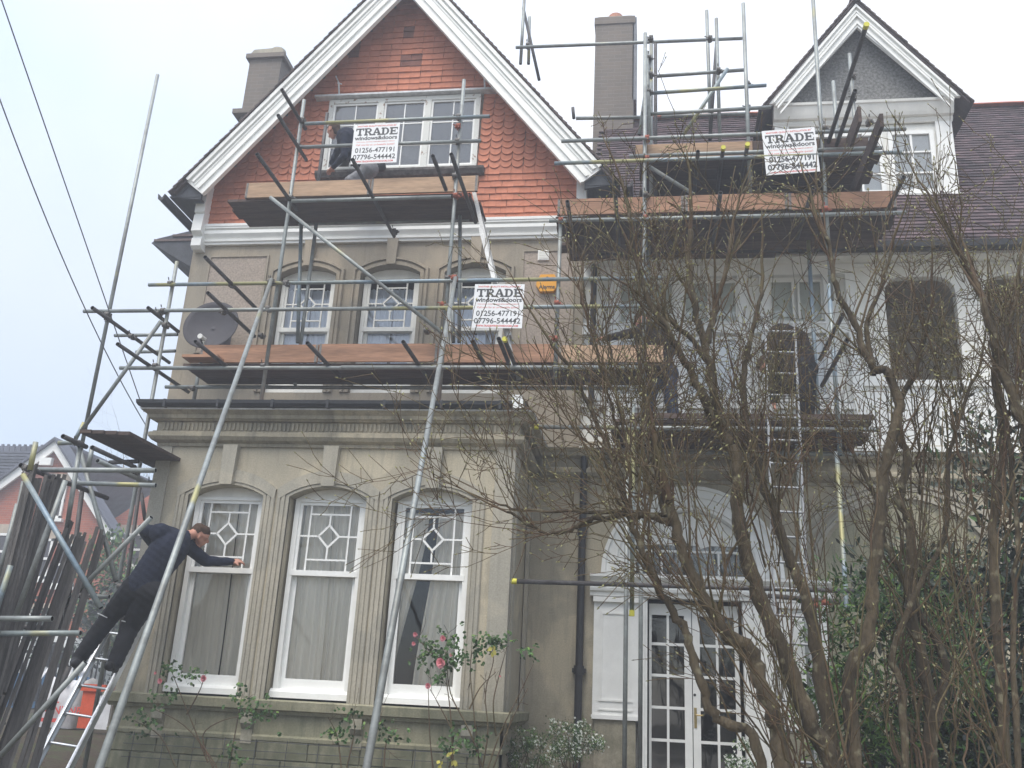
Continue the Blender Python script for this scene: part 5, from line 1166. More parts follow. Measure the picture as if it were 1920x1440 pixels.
def head(prims, c, fwd, up, s=1.0, sk=2, hr=3):
    """skull, jaw, nose, ears, hair cap"""
    c = Vector(c); f = Vector(fwd).normalized(); u = Vector(up).normalized(); u = (u-f*u.dot(f)).normalized(); r_ = f.cross(u)
    P_ = prims.append
    P_((c+u*.035*s-f*.012*s, c+u*.03*s+f*.025*s, .082*s, .072*s, sk)); P_((c-u*.03*s+f*.03*s, c-u*.065*s+f*.045*s, .062*s, .042*s, sk))
    P_((c+u*.01*s+f*.090*s, c-u*.022*s+f*.108*s, .010*s, .015*s, sk)); P_((c+u*.03*s+f*.085*s-r_*.04*s, c+u*.03*s+f*.085*s+r_*.04*s, .012*s, .012*s, sk))
    P_((c-u*.05*s+f*.088*s-r_*.018*s, c-u*.05*s+f*.088*s+r_*.018*s, .010*s, .010*s, sk))
    for k in (-1,1): P_((c+r_*k*.083*s+u*.015*s, c+r_*k*.083*s-u*.02*s, .014*s, .010*s, sk))
    P_((c+u*.055*s-f*.03*s, c+u*.065*s+f*.02*s, .083*s, .070*s, hr)); P_((c+u*.0*s-f*.045*s, c-u*.03*s-f*.05*s, .072*s, .050*s, hr))
def hand(prims, w, d, n, s=1.0, curl=.5, sk=2):
    """wrist w, finger direction d, palm normal n"""
    w = Vector(w); d = Vector(d).normalized(); n = Vector(n).normalized(); sd_ = d.cross(n).normalized()
    prims.append((w, w+d*.075*s, .024*s, .026*s, sk)); prims.append((w+d*.04*s-sd_*.022*s, w+d*.085*s-sd_*.026*s, .016*s, .014*s, sk)); prims.append((w+d*.04*s+sd_*.022*s, w+d*.082*s+sd_*.026*s, .016*s, .013*s, sk))
    for i, (o_, L_) in enumerate(((-.034,.066),(-.012,.078),(.011,.072),(.033,.056))):
        a = w+d*.085*s+sd_*o_*s; m1_ = a+(d*(1-curl*.4)+n*curl*.7).normalized()*L_*.5*s; prims.append((a, m1_, .0095*s, .009*s, sk)); prims.append((m1_, m1_+(d*(1-curl)+n*curl*1.3).normalized()*L_*.5*s, .009*s, .0075*s, sk))
    a = w+d*.03*s-sd_*.03*s; prims.append((a, a+(d*.7-sd_*.6+n*.4).normalized()*.055*s, .012*s, .009*s, sk))
V_ = Vector
# man on the ladder, back to us, leaning out to the right
pr = []
pel = mk(266,1098,9.22); hl = mk(252,1102,9.20); hr_ = mk(283,1112,9.20); ch_ = mk(318,1028,9.32); nk = mk(350,1004,9.45)
shr = mk(342,1016,9.52); shl = mk(300,1000,9.22); elb = mk(386,1052,9.72); wr = mk(434,1053,9.86)
kl = mk(203,1160,9.30); fl_ = mk(150,1232,9.12); kr = mk(243,1178,9.34); fr_ = mk(216,1242,9.16)
pr += [(hl, hr_, .13, .13, 1), (pel, pel.lerp(ch_, .35), .165, .175, 0), (pel.lerp(ch_,.3), ch_, .175, .20, 0), (ch_, nk.lerp(ch_,.5), .19, .13, 0), (shl, shr, .11, .11, 0), (nk.lerp(ch_,.3), nk, .07, .058, 0), (nk, mk(362,1001,9.5), .055,.052,2)]
pr += [(shr, elb, .082, .066, 0), (elb, wr, .064, .042, 0), (shl, mk(268,992,9.34), .072, .060, 0), (mk(268,992,9.34), mk(282,1018,9.6), .058, .045, 0)]
pr += [(hl, kl, .135, .095, 1), (kl, fl_, .098, .078, 1), (hr_, kr, .135, .098, 1), (kr, fr_, .100, .078, 1)]
pr += [(fl_, mk(140,1243,9.05), .055, .05, 4), (mk(142,1244,9.02), mk(150,1252,9.25), .045, .042, 4), (fr_, mk(208,1250,9.10), .055, .05, 4), (mk(203,1248,9.0), mk(216,1254,9.28), .045, .042, 4)]
head(pr, mk(374,1005,9.58), V_((.85,.5,-.35)), V_((.45,-.1,.9)), 1.0)
hand(pr, wr, (mk(460,1051,9.93)-wr), V_((0,.5,-.6)), 1.0, .55)
m1p = person('man in navy fleece and black trousers on the ladder reaching to the bay window', pr, [M['navy'], M['blacktr'], M['skin'], M['hairm'], M['boot']], .0105, loc=fr_)
for a_, c_ in ((mk(183,1150,9.20),mk(201,1158,9.20)),(mk(228,1164,9.22),mk(243,1167,9.22))):
    b = MB(); b.tube(a_, c_, .006, 6); b.build('reflective_piping', M['leadwhite'], m1p)
b = MB(); a_ = mk(462,1052,9.93); b.tube(mk(436,1060,9.9), mk(452,1058,9.93), .014, 8); b.build('putty_knife', M['toepale']); o = bpy.data.objects['putty_knife']; tag(o, 'small wooden handled tool in the hand of the man on the ladder', 'hand tool')
# man standing on the balcony lift, dark jacket and blue jeans, bent to the left
pr = []; Yp = 10.45
hp = mk(1240,694,Yp); pr += [(mk(1226,700,Yp), mk(1254,700,Yp), .12,.12,1), (mk(1226,706,Yp), mk(1216,752,Yp), .105,.08,1), (mk(1216,752,Yp), mk(1208,803,Yp), .08,.06,1), (mk(1254,706,Yp), mk(1258,752,Yp), .105,.08,1), (mk(1258,752,Yp), mk(1268,803,Yp), .08,.06,1)]
pr += [(mk(1208,803,Yp-.05), mk(1204,803,Yp-.22), .05,.045,4), (mk(1268,803,Yp-.05), mk(1270,803,Yp-.2), .05,.045,4)]
pr += [(hp, mk(1230,655,Yp), .155,.17,0), (mk(1230,655,Yp), mk(1213,625,Yp-.05), .175,.16,0), (mk(1205,622,Yp-.15), mk(1232,618,Yp+.1), .10,.10,0), (mk(1205,622,Yp-.15), mk(1168,628,Yp-.25), .07,.058,0), (mk(1168,628,Yp-.25), mk(1138,634,Yp-.3), .055,.04,0), (mk(1240,630,Yp+.1), mk(1262,655,Yp+.1), .075,.06,0), (mk(1262,655,Yp+.1), mk(1250,680,Yp), .055,.045,0)]
head(pr, mk(1207,604,Yp-.1), V_((-.8,-.2,-.5)), V_((-.3,0,.95)), 1.0); hand(pr, mk(1138,634,Yp-.3), V_((-1,0,-.1)), V_((0,0,-1)), 1.0, .5)
person('man in dark jacket and blue jeans bending left at the end of the toe board', pr, [M['browncoat'], M['jeans'], M['skin'], M['hairm'], M['boot']], .014, loc=mk(1240,800,Yp))
# man bent double behind the right hand ladder
pr = []; Yp = 10.55
pr += [(mk(1500,690,Yp-.08), mk(1514,692,Yp+.08), .13,.13,1), (mk(1502,700,Yp-.1), mk(1506,748,Yp-.14), .11,.085,1), (mk(1506,748,Yp-.14), mk(1502,806,Yp-.06), .085,.06,1), (mk(1514,700,Yp+.1), mk(1516,748,Yp+.06), .11,.085,1), (mk(1516,748,Yp+.06), mk(1514,806,Yp+.12), .085,.06,1)]
pr += [(mk(1502,806,Yp-.1), mk(1488,806,Yp-.14), .05,.045,4), (mk(1514,806,Yp+.1), mk(1500,806,Yp+.1), .05,.045,4)]
pr += [(mk(1502,672,Yp), mk(1490,640,Yp), .16,.165,0), (mk(1490,640,Yp), mk(1466,632,Yp), .165,.17,0), (mk(1466,632,Yp), mk(1450,652,Yp), .16,.15,0), (mk(1466,660,Yp), mk(1470,720,Yp), .17,.15,0), (mk(1450,652,Yp-.16), mk(1450,652,Yp+.16), .09,.09,0), (mk(1450,655,Yp-.2), mk(1444,706,Yp-.22), .07,.058,0), (mk(1444,706,Yp-.22), mk(1450,752,Yp-.15), .055,.04,0), (mk(1452,655,Yp+.2), mk(1448,706,Yp+.2), .07,.058,0), (mk(1448,706,Yp+.2), mk(1456,750,Yp+.1), .055,.04,0)]
head(pr, mk(1440,686,Yp), V_((-.5,0,-.85)), V_((-.85,0,.4)), 1.0); hand(pr, mk(1450,752,Yp-.15), V_((.1,0,-1)), V_((1,0,0)), 1.0, .5)
person('man in brown coat and black trousers bent double behind the right hand ladder', pr, [M['browncoat'], M['blacktr'], M['skin'], M['hairm'], M['boot']], .014, loc=mk(1506,806,Yp))
# man kneeling at the gable window
pr = []; Yp = 10.95
pr += [(mk(692,318,Yp-.1), mk(690,318,Yp+.1), .13,.13,1), (mk(688,322,Yp-.1), mk(656,340,Yp-.12), .10,.08,1), (mk(656,340,Yp-.12), mk(690,352,Yp-.1), .075,.05,1), (mk(690,320,Yp+.12), mk(662,345,Yp+.1), .10,.08,1), (mk(662,345,Yp+.1), mk(690,352,Yp+.1), .075,.05,1), (mk(692,352,Yp-.1), mk(706,348,Yp-.1), .045,.04,4), (mk(690,300,Yp), mk(712,312,Yp), .08,.09,4)]
pr += [(mk(684,310,Yp), mk(664,282,Yp), .145,.16,0), (mk(664,282,Yp), mk(650,258,Yp), .165,.15,0), (mk(648,256,Yp-.15), mk(650,254,Yp+.15), .09,.09,0), (mk(646,258,Yp-.18), mk(646,292,Yp-.2), .065,.055,0), (mk(646,292,Yp-.2), mk(626,312,Yp-.05), .052,.04,0), (mk(646,258,Yp+.18), mk(632,285,Yp+.22), .065,.055,0), (mk(632,285,Yp+.22), mk(622,305,Yp+.28), .052,.04,0)]
head(pr, mk(626,246,Yp), V_((-.8,.5,-.3)), V_((-.3,0,.95)), 1.0); hand(pr, mk(626,312,Yp-.05), V_((-.6,.4,-.3)), V_((0,0,-1)), 1.0, .5)
person('man in navy top and grey trousers kneeling at the gable window behind the sign', pr, [M['navy'], M['greytr'], M['skin'], M['hairm'], M['boot']], .014, loc=mk(680,350,Yp))
# ================================================================== VEGETATION
def bark(name, col, lich):
    m = mat(name, col, .9, .5, 7, 1.0, 35, stretch=(1,1,.35)); t = m.node_tree; N = t.nodes; L = t.links; bs = N['Principled BSDF']; src = bs.inputs['Base Color'].links[0].from_socket
    tc_ = N.new('ShaderNodeTexCoord'); n = N.new('ShaderNodeTexNoise'); n.inputs['Scale'].default_value = 14; n.inputs['Detail'].default_value = 5; L.new(tc_.outputs['Object'], n.inputs['Vector'])
    r = N.new('ShaderNodeMapRange'); r.inputs[1].default_value = .58; r.inputs[2].default_value = .68; L.new(n.outputs['Fac'], r.inputs[0])
    x = N.new('ShaderNodeMixRGB'); L.new(r.outputs[0], x.inputs[0]); L.new(src, x.inputs[1]); x.inputs[2].default_value = (*lich, 1); L.new(x.outputs[0], bs.inputs['Base Color']); return m
M['bark'] = bark('lichen_bark', (.075,.058,.036), (.19,.17,.11)); M['twig'] = mat('brown_twigs', (.095,.06,.036), .85, .35, 3, col2=(.10,.085,.04), thr=(.4,.65)); M['redtwig'] = mat('reddish_twigs', (.09,.052,.038), .85, .3, 4)
M['bud'] = mat('green_buds', (.24,.23,.11), .7, .4, 5, island=.4); M['leafg'] = mat('fresh_green_leaf', (.10,.17,.035), .6, .4, 4, island=.4, spec=.4); M['leafd'] = mat('dark_evergreen_leaf', (.017,.029,.013), .45, .4, 3, island=.5, spec=.5)
M['leafm'] = mat('mid_green_leaf', (.05,.10,.03), .6, .35, 4, island=.45); M['leafy'] = mat('yellowing_leaf', (.32,.29,.06), .6, .2, 5, island=.2); M['petal'] = mat('pink_petal', (.70,.30,.33), .6, .2, 9, island=.25); M['wflower'] = mat('small_white_flower', (.78,.80,.74), .7, .05)
class Wood:
    def __init__(s): s.b = MB(); s.buds = MB()
    def line(s, pts, rads, n=6):
        pts = [Vector(p) for p in pts]; o = len(s.b.v); k = len(pts)
        d = (pts[1]-pts[0]).normalized(); a = d.orthogonal().normalized()
        for i, p in enumerate(pts):
            d = ((pts[min(i+1,k-1)]-pts[max(i-1,0)])).normalized(); a = (a-d*a.dot(d)); a = a.normalized() if a.length > 1e-6 else d.orthogonal().normalized(); c = d.cross(a)
            for j in range(n):
                t = 2*math.pi*j/n; q = p+(a*math.cos(t)+c*math.sin(t))*rads[i]; s.b.v.append((q.x,q.y,q.z))
        for i in range(k-1):
            for j in range(n): s.b.f.append([o+i*n+j, o+i*n+(j+1)%n, o+(i+1)*n+(j+1)%n, o+(i+1)*n+j]); s.b.m.append(0); s.b.sm.append(True)
        s.b.f.append([o+(k-1)*n+j for j in range(n)]); s.b.m.append(0); s.b.sm.append(False)
    def bud(s, p, d, r):
        a = d.orthogonal().normalized(); c = d.cross(a); o = len(s.buds.v)
        for q in (p-d*r*.6, p+a*r*.6, p+c*r*.6, p-a*r*.6, p-c*r*.6, p+d*r*1.9): s.buds.v.append(tuple(q))
        for f in ((0,2,1),(0,3,2),(0,4,3),(0,1,4),(5,1,2),(5,2,3),(5,3,4),(5,4,1)): s.buds.f.append([o+i for i in f]); s.buds.m.append(0); s.buds.sm.append(False)
def rv(rnd, k=1): return Vector((rnd.gauss(0,k), rnd.gauss(0,k), rnd.gauss(0,k)))
def grow(w, rnd, p, d, r, L, lev, up=.18, jit=.16, kids=(3,3,2), step=.09, budr=.0075, fl=.55):
    n = max(3, int(L/step)); pts = [p]; rads = [r]; dirs = [d.normalized()]
    for i in range(n):
        d = (d+rv(rnd, jit)*.6+Vector((0,0,up*.35))).normalized(); p = p+d*(L/n); pts.append(p); dirs.append(d); rads.append(max(.0022, r*(1-.72*(i+1)/n)))
    w.line(pts, rads, 5 if r > .008 else 4 if r > .004 else 3)
    w.bud(pts[-1], d, budr*rnd.uniform(.8,1.4))
    if lev <= 0:
        for i in range(1, n):
            if rnd.random() < .16: w.bud(pts[i]+rv(rnd,.003), (dirs[i]+rv(rnd,.5)).normalized(), budr*.7)
        return
    for _ in range(kids[min(lev, len(kids))-1]+rnd.randint(-1, 1)):
        i = rnd.randint(max(1, int(n*.25)), n); side = rv(rnd).cross(dirs[i]); side = side.normalized() if side.length > 1e-4 else Vector((1,0,0))
        ang = rnd.uniform(.45, .95); nd = (dirs[i]*math.cos(ang)+side*math.sin(ang)).normalized()
        grow(w, rnd, pts[i], nd, max(.0026, rads[i]*.62), L*rnd.uniform(fl-.15, fl+.15), lev-1, up, jit, kids, step, budr, fl)
def smooth_path(P, sub=4):
    out_ = []
    for i in range(len(P)-1):
        p0, p1, p2, p3 = P[max(i-1,0)], P[i], P[i+1], P[min(i+2,len(P)-1)]
        for k in range(sub):
            t = k/sub; out_.append(.5*((2*p1)+(p2-p0)*t+(2*p0-5*p1+4*p2-p3)*t*t+(3*p1-3*p2-p0*-1*-1 if False else (3*p1-p0-3*p2+p3))*t**3))
    out_.append(P[-1]); return out_
def tree(label, stems, name='bare_shrub', group=None, base=None, twig='twig', seed=1, n_child=16, whips=(), cl=.78, kids=(3,3,2), leafs=0):
    rnd = random.Random(seed); T_ = thing(name, label, 'shrub', base, group); W0, W1 = Wood(), Wood()
    for st in stems:
        path, w0, w1 = st[0], st[1], st[2]; nc = st[3] if len(st) > 3 else n_child
        P = smooth_path([at(x, y, Y_) for x, y, Y_ in path], 5); k = len(P)
        P = [p+rv(rnd,.006) for p in P]
        rads = []
        for i, p in enumerate(P):
            dist = (p-CP).dot(CF); rads.append(.80*(w0+(w1-w0)*i/(k-1))/2*dist/FPX*(1+.10*math.sin(i*1.7+w0)))
        W0.line(P, rads, 9)
        for c in range(nc):
            i = rnd.randint(int(k*.36), k-1); d0 = (P[min(i+1,k-1)]-P[i-1]).normalized(); side = rv(rnd).cross(d0).normalized(); side.y *= .6; ang = rnd.uniform(.35,.85); d = (d0*math.cos(ang)+side*math.sin(ang)+Vector((0,0,.25))).normalized()
            grow(W1, rnd, P[i], d, min(.009, rads[i]*.5), rnd.uniform(.55,1.15)*cl, 3 if i < k*.8 else 2, kids=kids)
        dl = (P[-1]-P[-3]).normalized(); grow(W1, rnd, P[-1], dl, rads[-1], .8*cl, 3, kids=kids)
    for (x0, y0, x1, y1, Yw, n_, wd) in whips:        # thin shoots
        for i in range(n_):
            a = at(x0+rnd.gauss(0, 30), y0+rnd.gauss(0, 25), Yw+rnd.gauss(0,.25)); c = at(x1+rnd.gauss(0, 70), y1+rnd.gauss(0, 60), Yw+rnd.gauss(0,.35)); m_ = (a+c)/2+rv(rnd,.09); bb_ = Vector(base)+rv(rnd,.12); bb_.z = min(bb_.z, .9); P = smooth_path([bb_, bb_.lerp(a,.55)+rv(rnd,.05), a, m_, c] if y0 > 1060 else [a, a.lerp(m_,.5)+rv(rnd,.03), m_, m_.lerp(c,.5)+rv(rnd,.04), c], 6)
            P = [p+rv(rnd,.008) for p in P]; r0 = wd*rnd.uniform(.6,1.25); rr_ = [max(.003, r0*(1-.7*j/(len(P)-1))) for j in range(len(P))]; W1.line(P, rr_, 5)
            for j in range(9, len(P)):
                if rnd.random() < .36: d0 = (P[j]-P[j-1]).normalized(); side = rv(rnd).cross(d0).normalized(); grow(W1, rnd, P[j], (d0+side*rnd.uniform(.4,.9)).normalized(), rr_[j]*.65, rnd.uniform(.25,.6), 1, kids=(3,2,2))
    o = W0.b.build('trunk', M['bark'], T_); o = W1.b.build('branches', M[twig], T_, 'stuff'); o = W1.buds.build('buds', M['bud'], T_, 'stuff')
    return T_
stA = [
 ([(1480,1640,5.3),(1466,1424,5.4),(1450,1340,5.4),(1430,1290,5.4),(1414,1228,5.4),(1365,1191,5.35),(1338,1152,5.3),(1307,1098,5.3),(1284,1043,5.3),(1268,989,5.3),(1253,938,5.3)], 42, 24, 7),
 ([(1275,990,5.3),(1249,975,5.3),(1202,970,5.25),(1132,971,5.2),(1093,981,5.15),(1062,997,5.1),(1015,996,5.1),(950,958,5.05)], 19, 6, 9),
 ([(1262,966,5.3),(1200,964,5.35),(1093,960,5.4),(1010,957,5.4),(938,949,5.4)], 13, 5, 7),
 ([(1440,1500,5.2),(1412,1382,5.2),(1346,1347,5.2),(1315,1288,5.2),(1299,1230,5.2),(1280,1172,5.2),(1233,1098,5.2),(1210,1036,5.2),(1183,981,5.2),(1167,919,5.2),(1145,850,5.25),(1110,775,5.3),(1075,700,5.3),(1030,640,5.3)], 26, 8, 12),
 ([(1590,1600,5.6),(1562,1440,5.6),(1515,1347,5.6),(1477,1250,5.6),(1438,1152,5.6),(1408,1075,5.6),(1385,977,5.6),(1384,900,5.6),(1378,852,5.6),(1361,820,5.6),(1345,779,5.6),(1334,706,5.6),(1322,643,5.6),(1305,581,5.6),(1292,500,5.6),(1296,430,5.6)], 46, 12, 12),
 ([(1322,645,5.6),(1335,600,5.6),(1346,560,5.6),(1360,500,5.65),(1372,440,5.7)], 18, 7, 6),
 ([(1336,690,5.6),(1300,640,5.55),(1270,611,5.5)], 15, 10, 3),
 ([(1340,800,5.6),(1320,745,5.5),(1300,705,5.5),(1274,662,5.45),(1240,600,5.4),(1215,560,5.4),(1190,480,5.4),(1180,400,5.4)], 24, 8, 9),
 ([(1600,1600,5.9),(1543,1300,5.9),(1527,1191,5.9),(1508,1113,5.9),(1484,1055,5.9),(1457,977,5.9),(1430,903,5.9),(1400,800,5.9),(1395,700,5.9),(1410,620,5.9),(1430,540,5.9)], 36, 9, 10),
 ([(1610,1500,5.7),(1593,1269,5.7),(1628,1203,5.7),(1636,1113,5.7),(1648,997,5.7),(1656,903,5.7),(1668,830,5.7),(1686,760,5.7),(1665,700,5.7),(1640,690,5.7),(1622,660,5.7),(1600,600,5.7),(1572,553,5.7),(1560,500,5.7),(1548,440,5.7)], 34, 10, 12),
 ([(1640,700,5.7),(1625,610,5.75),(1650,540,5.8),(1670,470,5.8)], 14, 6, 6),
 ([(1245,965,5.3),(1225,860,5.4),(1215,790,5.4),(1200,690,5.4),(1185,600,5.4)], 14, 6, 6),
]
whA = [(1450,1300,1180,760,5.3,3,.008),(1480,1350,1320,700,5.5,3,.008),(1550,1350,1430,640,5.8,4,.009),(1420,1250,1080,850,5.2,3,.007),(1580,1350,1560,600,5.9,3,.010),(1440,1050,1460,640,5.9,7,.008),(1300,1200,1100,900,5.2,2,.006),(1200,900,1130,560,5.3,8,.009),(1190,960,1090,720,5.2,9,.006),(1250,900,1200,700,5.3,8,.006),(1480,900,1470,700,5.7,8,.006),(1500,1400,1380,950,5.6,4,.009)]
tree('large many stemmed bare shrub with lichened trunks and pale buds in front of the porch', stA, base=at(1540,1560,5.6), seed=3, whips=whA)
stB = [
 ([(1740,1650,6.1),(1749,1440,6.1),(1737,1269,6.1),(1706,1152,6.1),(1710,997,6.1),(1690,938,6.1),(1700,860,6.1),(1680,780,6.1),(1720,680,6.1),(1740,600,6.1)], 34, 10, 12),
 ([(1745,1400,6.1),(1770,1250,6.2),(1720,1140,6.2),(1690,1070,6.2),(1660,1020,6.2),(1640,930,6.2),(1600,850,6.2)], 22, 8, 9),
 ([(1700,1500,6.0),(1690,1300,6.0),(1680,1200,6.0),(1770,1000,6.0),(1780,850,6.0),(1830,700,6.0)], 20, 7, 10),
]
tree('middle bare shrub with upright grey stems in front of the blind arch', stB, base=at(1740,1560,6.1), seed=8, whips=[(1700,1350,1700,700,6.2,5,.009),(1760,1300,1760,750,6.3,5,.009),(1650,1250,1600,850,6.2,4,.008),(1760,900,1750,560,6.3,5,.007)], twig='twig')
stC = [
 ([(1890,1650,5.6),(1881,1440,5.6),(1877,1269,5.6),(1866,1152,5.6),(1862,1035,5.6),(1868,930,5.6),(1880,840,5.6),(1870,720,5.6),(1857,598,5.6),(1838,548,5.6),(1813,507,5.6),(1780,430,5.6)], 30, 10, 12),
 ([(1960,1100,5.4),(1930,850,5.4),(1907,764,5.4),(1873,680,5.4),(1860,620,5.4),(1840,560,5.4)], 30, 16, 6),
 ([(1900,760,5.4),(1885,660,5.4),(1905,560,5.4),(1915,470,5.4)], 13, 6, 6),
 ([(1910,1500,5.5),(1900,1200,5.5),(1905,1000,5.5),(1890,800,5.5)], 16, 8, 8),
]
tree('tall bare shrub with olive trunk at the right edge of the picture', stC, base=at(1885,1560,5.6), seed=12, whips=[(1880,1350,1860,800,5.6,7,.009),(1900,1000,1880,600,5.5,6,.008),(1820,1300,1810,850,5.9,5,.008)])
# leafy plants
def leaf(b, p, d, n, L, w, m=0):
    s_ = d.cross(n); s_ = s_.normalized() if s_.length > 1e-5 else Vector((1,0,0)); q = [p, p+d*L*.35+s_*w*.5, p+d*L*.75+s_*w*.32-n*L*.06, p+d*L-n*L*.12, p+d*L*.75-s_*w*.32-n*L*.06, p+d*L*.35-s_*w*.5]
    b.add([tuple(v) for v in q], [(0,1,2,3),(0,3,4,5)], m)
def foliage(name, label, cat, c, rad, n, L, w, mats, seed, group=None, stems=8, flowers=0, base=None, mixk=.15, clump=.16):
    rnd = random.Random(seed); c = Vector(c); bs_ = Vector(base) if base is not None else Vector((c.x, c.y, ground_h(c.x, c.y))); t = thing(name, label, cat, tuple(bs_), group); b = MB(); S_ = MB(); fl = MB()
    cs = [c+Vector((rad[0]*rnd.uniform(-1,1), rad[1]*rnd.uniform(-1,1), rad[2]*rnd.uniform(-1,1)))*.92 for _ in range(max(6, n//70))]
    cs = [q for q in cs if ((q.x-c.x)/rad[0])**2+((q.y-c.y)/rad[1])**2+((q.z-c.z)/rad[2])**2 < 1.15]
    for i in range(n):
        q = rnd.choice(cs)+rv(rnd, clump*.6)*Vector((1,1,1)).length/1.7; d = (rv(rnd)+(q-c)*1.2+Vector((0,0,.2))).normalized(); leaf(b, q, d, (rv(rnd,.5)+Vector((0,-.4,.8))).normalized(), L*rnd.uniform(.6,1.3), w*rnd.uniform(.7,1.2), 1 if rnd.random() < mixk and len(mats) > 1 else 0)
        if i < flowers:
            q2 = q+d*L*1.1
            for k in range(5):
                a = 2*math.pi*k/5; e = Vector((math.cos(a), -.3, math.sin(a))); fl.add([tuple(q2), tuple(q2+e*.008+Vector((.004,0,.004))), tuple(q2+e*.012), tuple(q2+e*.008-Vector((.004,0,.004)))], [(0,1,2,3)])
    for i in range(stems):
        q = rnd.choice(cs); mids = bs_.lerp(q,.5)+rv(rnd,.04); S_.tube(bs_+rv(rnd,.03), mids, .008, 5, r2=.006, cap=False); S_.tube(mids, q, .006, 5, r2=.003, cap=False)
    S_.build('stems', M['twig'], t); b.build('foliage', mats, t, 'stuff')
    if flowers: fl.build('flowers', M['wflower'], t, 'stuff')
    return t
foliage('laurel_shrub','dark glossy evergreen laurel at the right behind the bare stems','shrub', at(1860,1230,7.6), (1.0,.7,1.05), 5200, .11, .04, [M['leafd'], M['leafm']], 5, 'evergreens at the right', stems=14, clump=.2)
foliage('laurel_shrub','tall dark evergreen rising beside the blind arch at far right','shrub', at(1900,1010,8.3), (.55,.5,1.15), 2800, .10, .035, [M['leafd'], M['leafm']], 6, 'evergreens at the right', stems=10, clump=.2)
foliage('fern_leaved_shrub','brighter green feathery shrub under the blind arch between the bare stems','shrub', at(1670,1240,6.9), (.62,.4,.66), 4200, .07, .018, [M['leafm'], M['leafg']], 7, stems=16, mixk=.45)
foliage('low_hedge','dense dark hedge filling the bottom right corner','hedge', at(1800,1430,7.3), (1.0,.6,.62), 4500, .07, .032, [M['leafd'], M['leafm']], 9, stems=12, clump=.2)
foliage('climbing_plant','thin climber trained beside the right hand door panel','climber', at(1535,1270,11.1), (.16,.1,.75), 420, .05, .032, [M['leafm'], M['leafg']], 10, stems=5, clump=.06)
for (px, py, lab, sd_) in ((1075,1392,'right hand planter shrub covered with tiny white flowers beside the door panel',21),(985,1408,'left hand planter shrub with green sprigs and few white flowers below the drainpipe',22)):
    c = at(px, py, 10.55); foliage('flowering_shrub', lab, 'plant', c, (.30,.24,.26), 3000 if sd_ == 21 else 2600, .028, .010, [M['leafm'], M['leafg']], sd_, 'flowering shrubs in pots by the door', stems=10, flowers=330 if sd_ == 21 else 120, base=(c.x, c.y, c.z-.38), mixk=.3, clump=.055)
    pt = thing('terracotta_pot', ('clay pot under the white flowered shrub by the door' if sd_ == 21 else 'clay pot under the green sprigged shrub below the drainpipe'), 'pot', (c.x, c.y, c.z-.8), 'clay pots by the door')
    b = MB(); b.tube((c.x,c.y,c.z-.8),(c.x,c.y,c.z-.36),.13,20,r2=.19); b.build('pot', M['pot'], pt); b = MB(); b.tube((c.x,c.y,c.z-.40),(c.x,c.y,c.z-.34),.21,20); b.build('rim', M['pot'], pt)
c = at(1385,1420,9.3); foliage('flowering_shrub','small white flowered bush low in front of the french doors','plant', c, (.16,.12,.2), 700, .03, .014, [M['leafm'], M['leafg']], 24, stems=6, flowers=260, clump=.05)
# roses against the bay
def rose(label, paths, blooms, leaves, base, seed, yell=()):
    rnd = random.Random(seed); t = thing('rose_bush', label, 'rose', tuple(base), 'roses along the bay'); w = Wood()
    for pth in paths:
        P = smooth_path([at(x, y, 9.45+rnd.uniform(-.05,.05)) for x, y in pth], 4); w.line(P, [.009*(1-.65*i/(len(P)-1)) for i in range(len(P))], 5)
        for j in range(3, len(P), 2):
            if rnd.random() < .55: grow(w, rnd, P[j], (rv(rnd)+Vector((0,0,.8))).normalized(), .0035, rnd.uniform(.08,.22), 1, kids=(2,1,1), step=.05, budr=.004)
    w.b.build('stems', M['twig'], t); w.buds.build('buds', M['redtwig'], t, 'stuff'); b = MB()
    for (x, y, n_, sp) in leaves:
        for _ in range(n_):
            c = at(x+rnd.gauss(0,sp), y+rnd.gauss(0,sp*.8), 9.42+rnd.uniform(-.06,.06)); d = (rv(rnd)+Vector((0,0,-.3))).normalized()
            for k in range(3): leaf(b, c+rv(rnd,.012), (d+rv(rnd,.6)).normalized(), (rv(rnd,.4)+Vector((0,-1,.5))).normalized(), .042, .028, 1 if (rnd.random() < .1) else 0)
    for (x, y) in yell:
        c = at(x, y, 9.35)
        for k in range(3): leaf(b, c+rv(rnd,.01), (rv(rnd,.5)+Vector((0,0,-.8))).normalized(), Vector((0,-1,.2)), .06, .04, 2)
    b.build('leaves', [M['leafm'], M['leafg'], M['leafy']], t, 'stuff')
    for (x, y, r_) in blooms:
        c = at(x, y, 9.36); f = MB()
        for k in range(16):
            a = 2.4*k; rr_ = r_*(.25+.75*k/16); e = Vector((math.cos(a), 0, math.sin(a))); u_ = Vector((0,-1,0)); tip = c+e*rr_+u_*(r_*.9-rr_*.5); s_ = e.cross(u_)*r_*.55
            f.add([tuple(c+u_*.0), tuple(c+e*rr_*.7+s_+u_*r_*.45), tuple(tip), tuple(c+e*rr_*.7-s_+u_*r_*.45)], [(0,1,2,3)])
        f.build('rose_bloom', M['petal'], t)
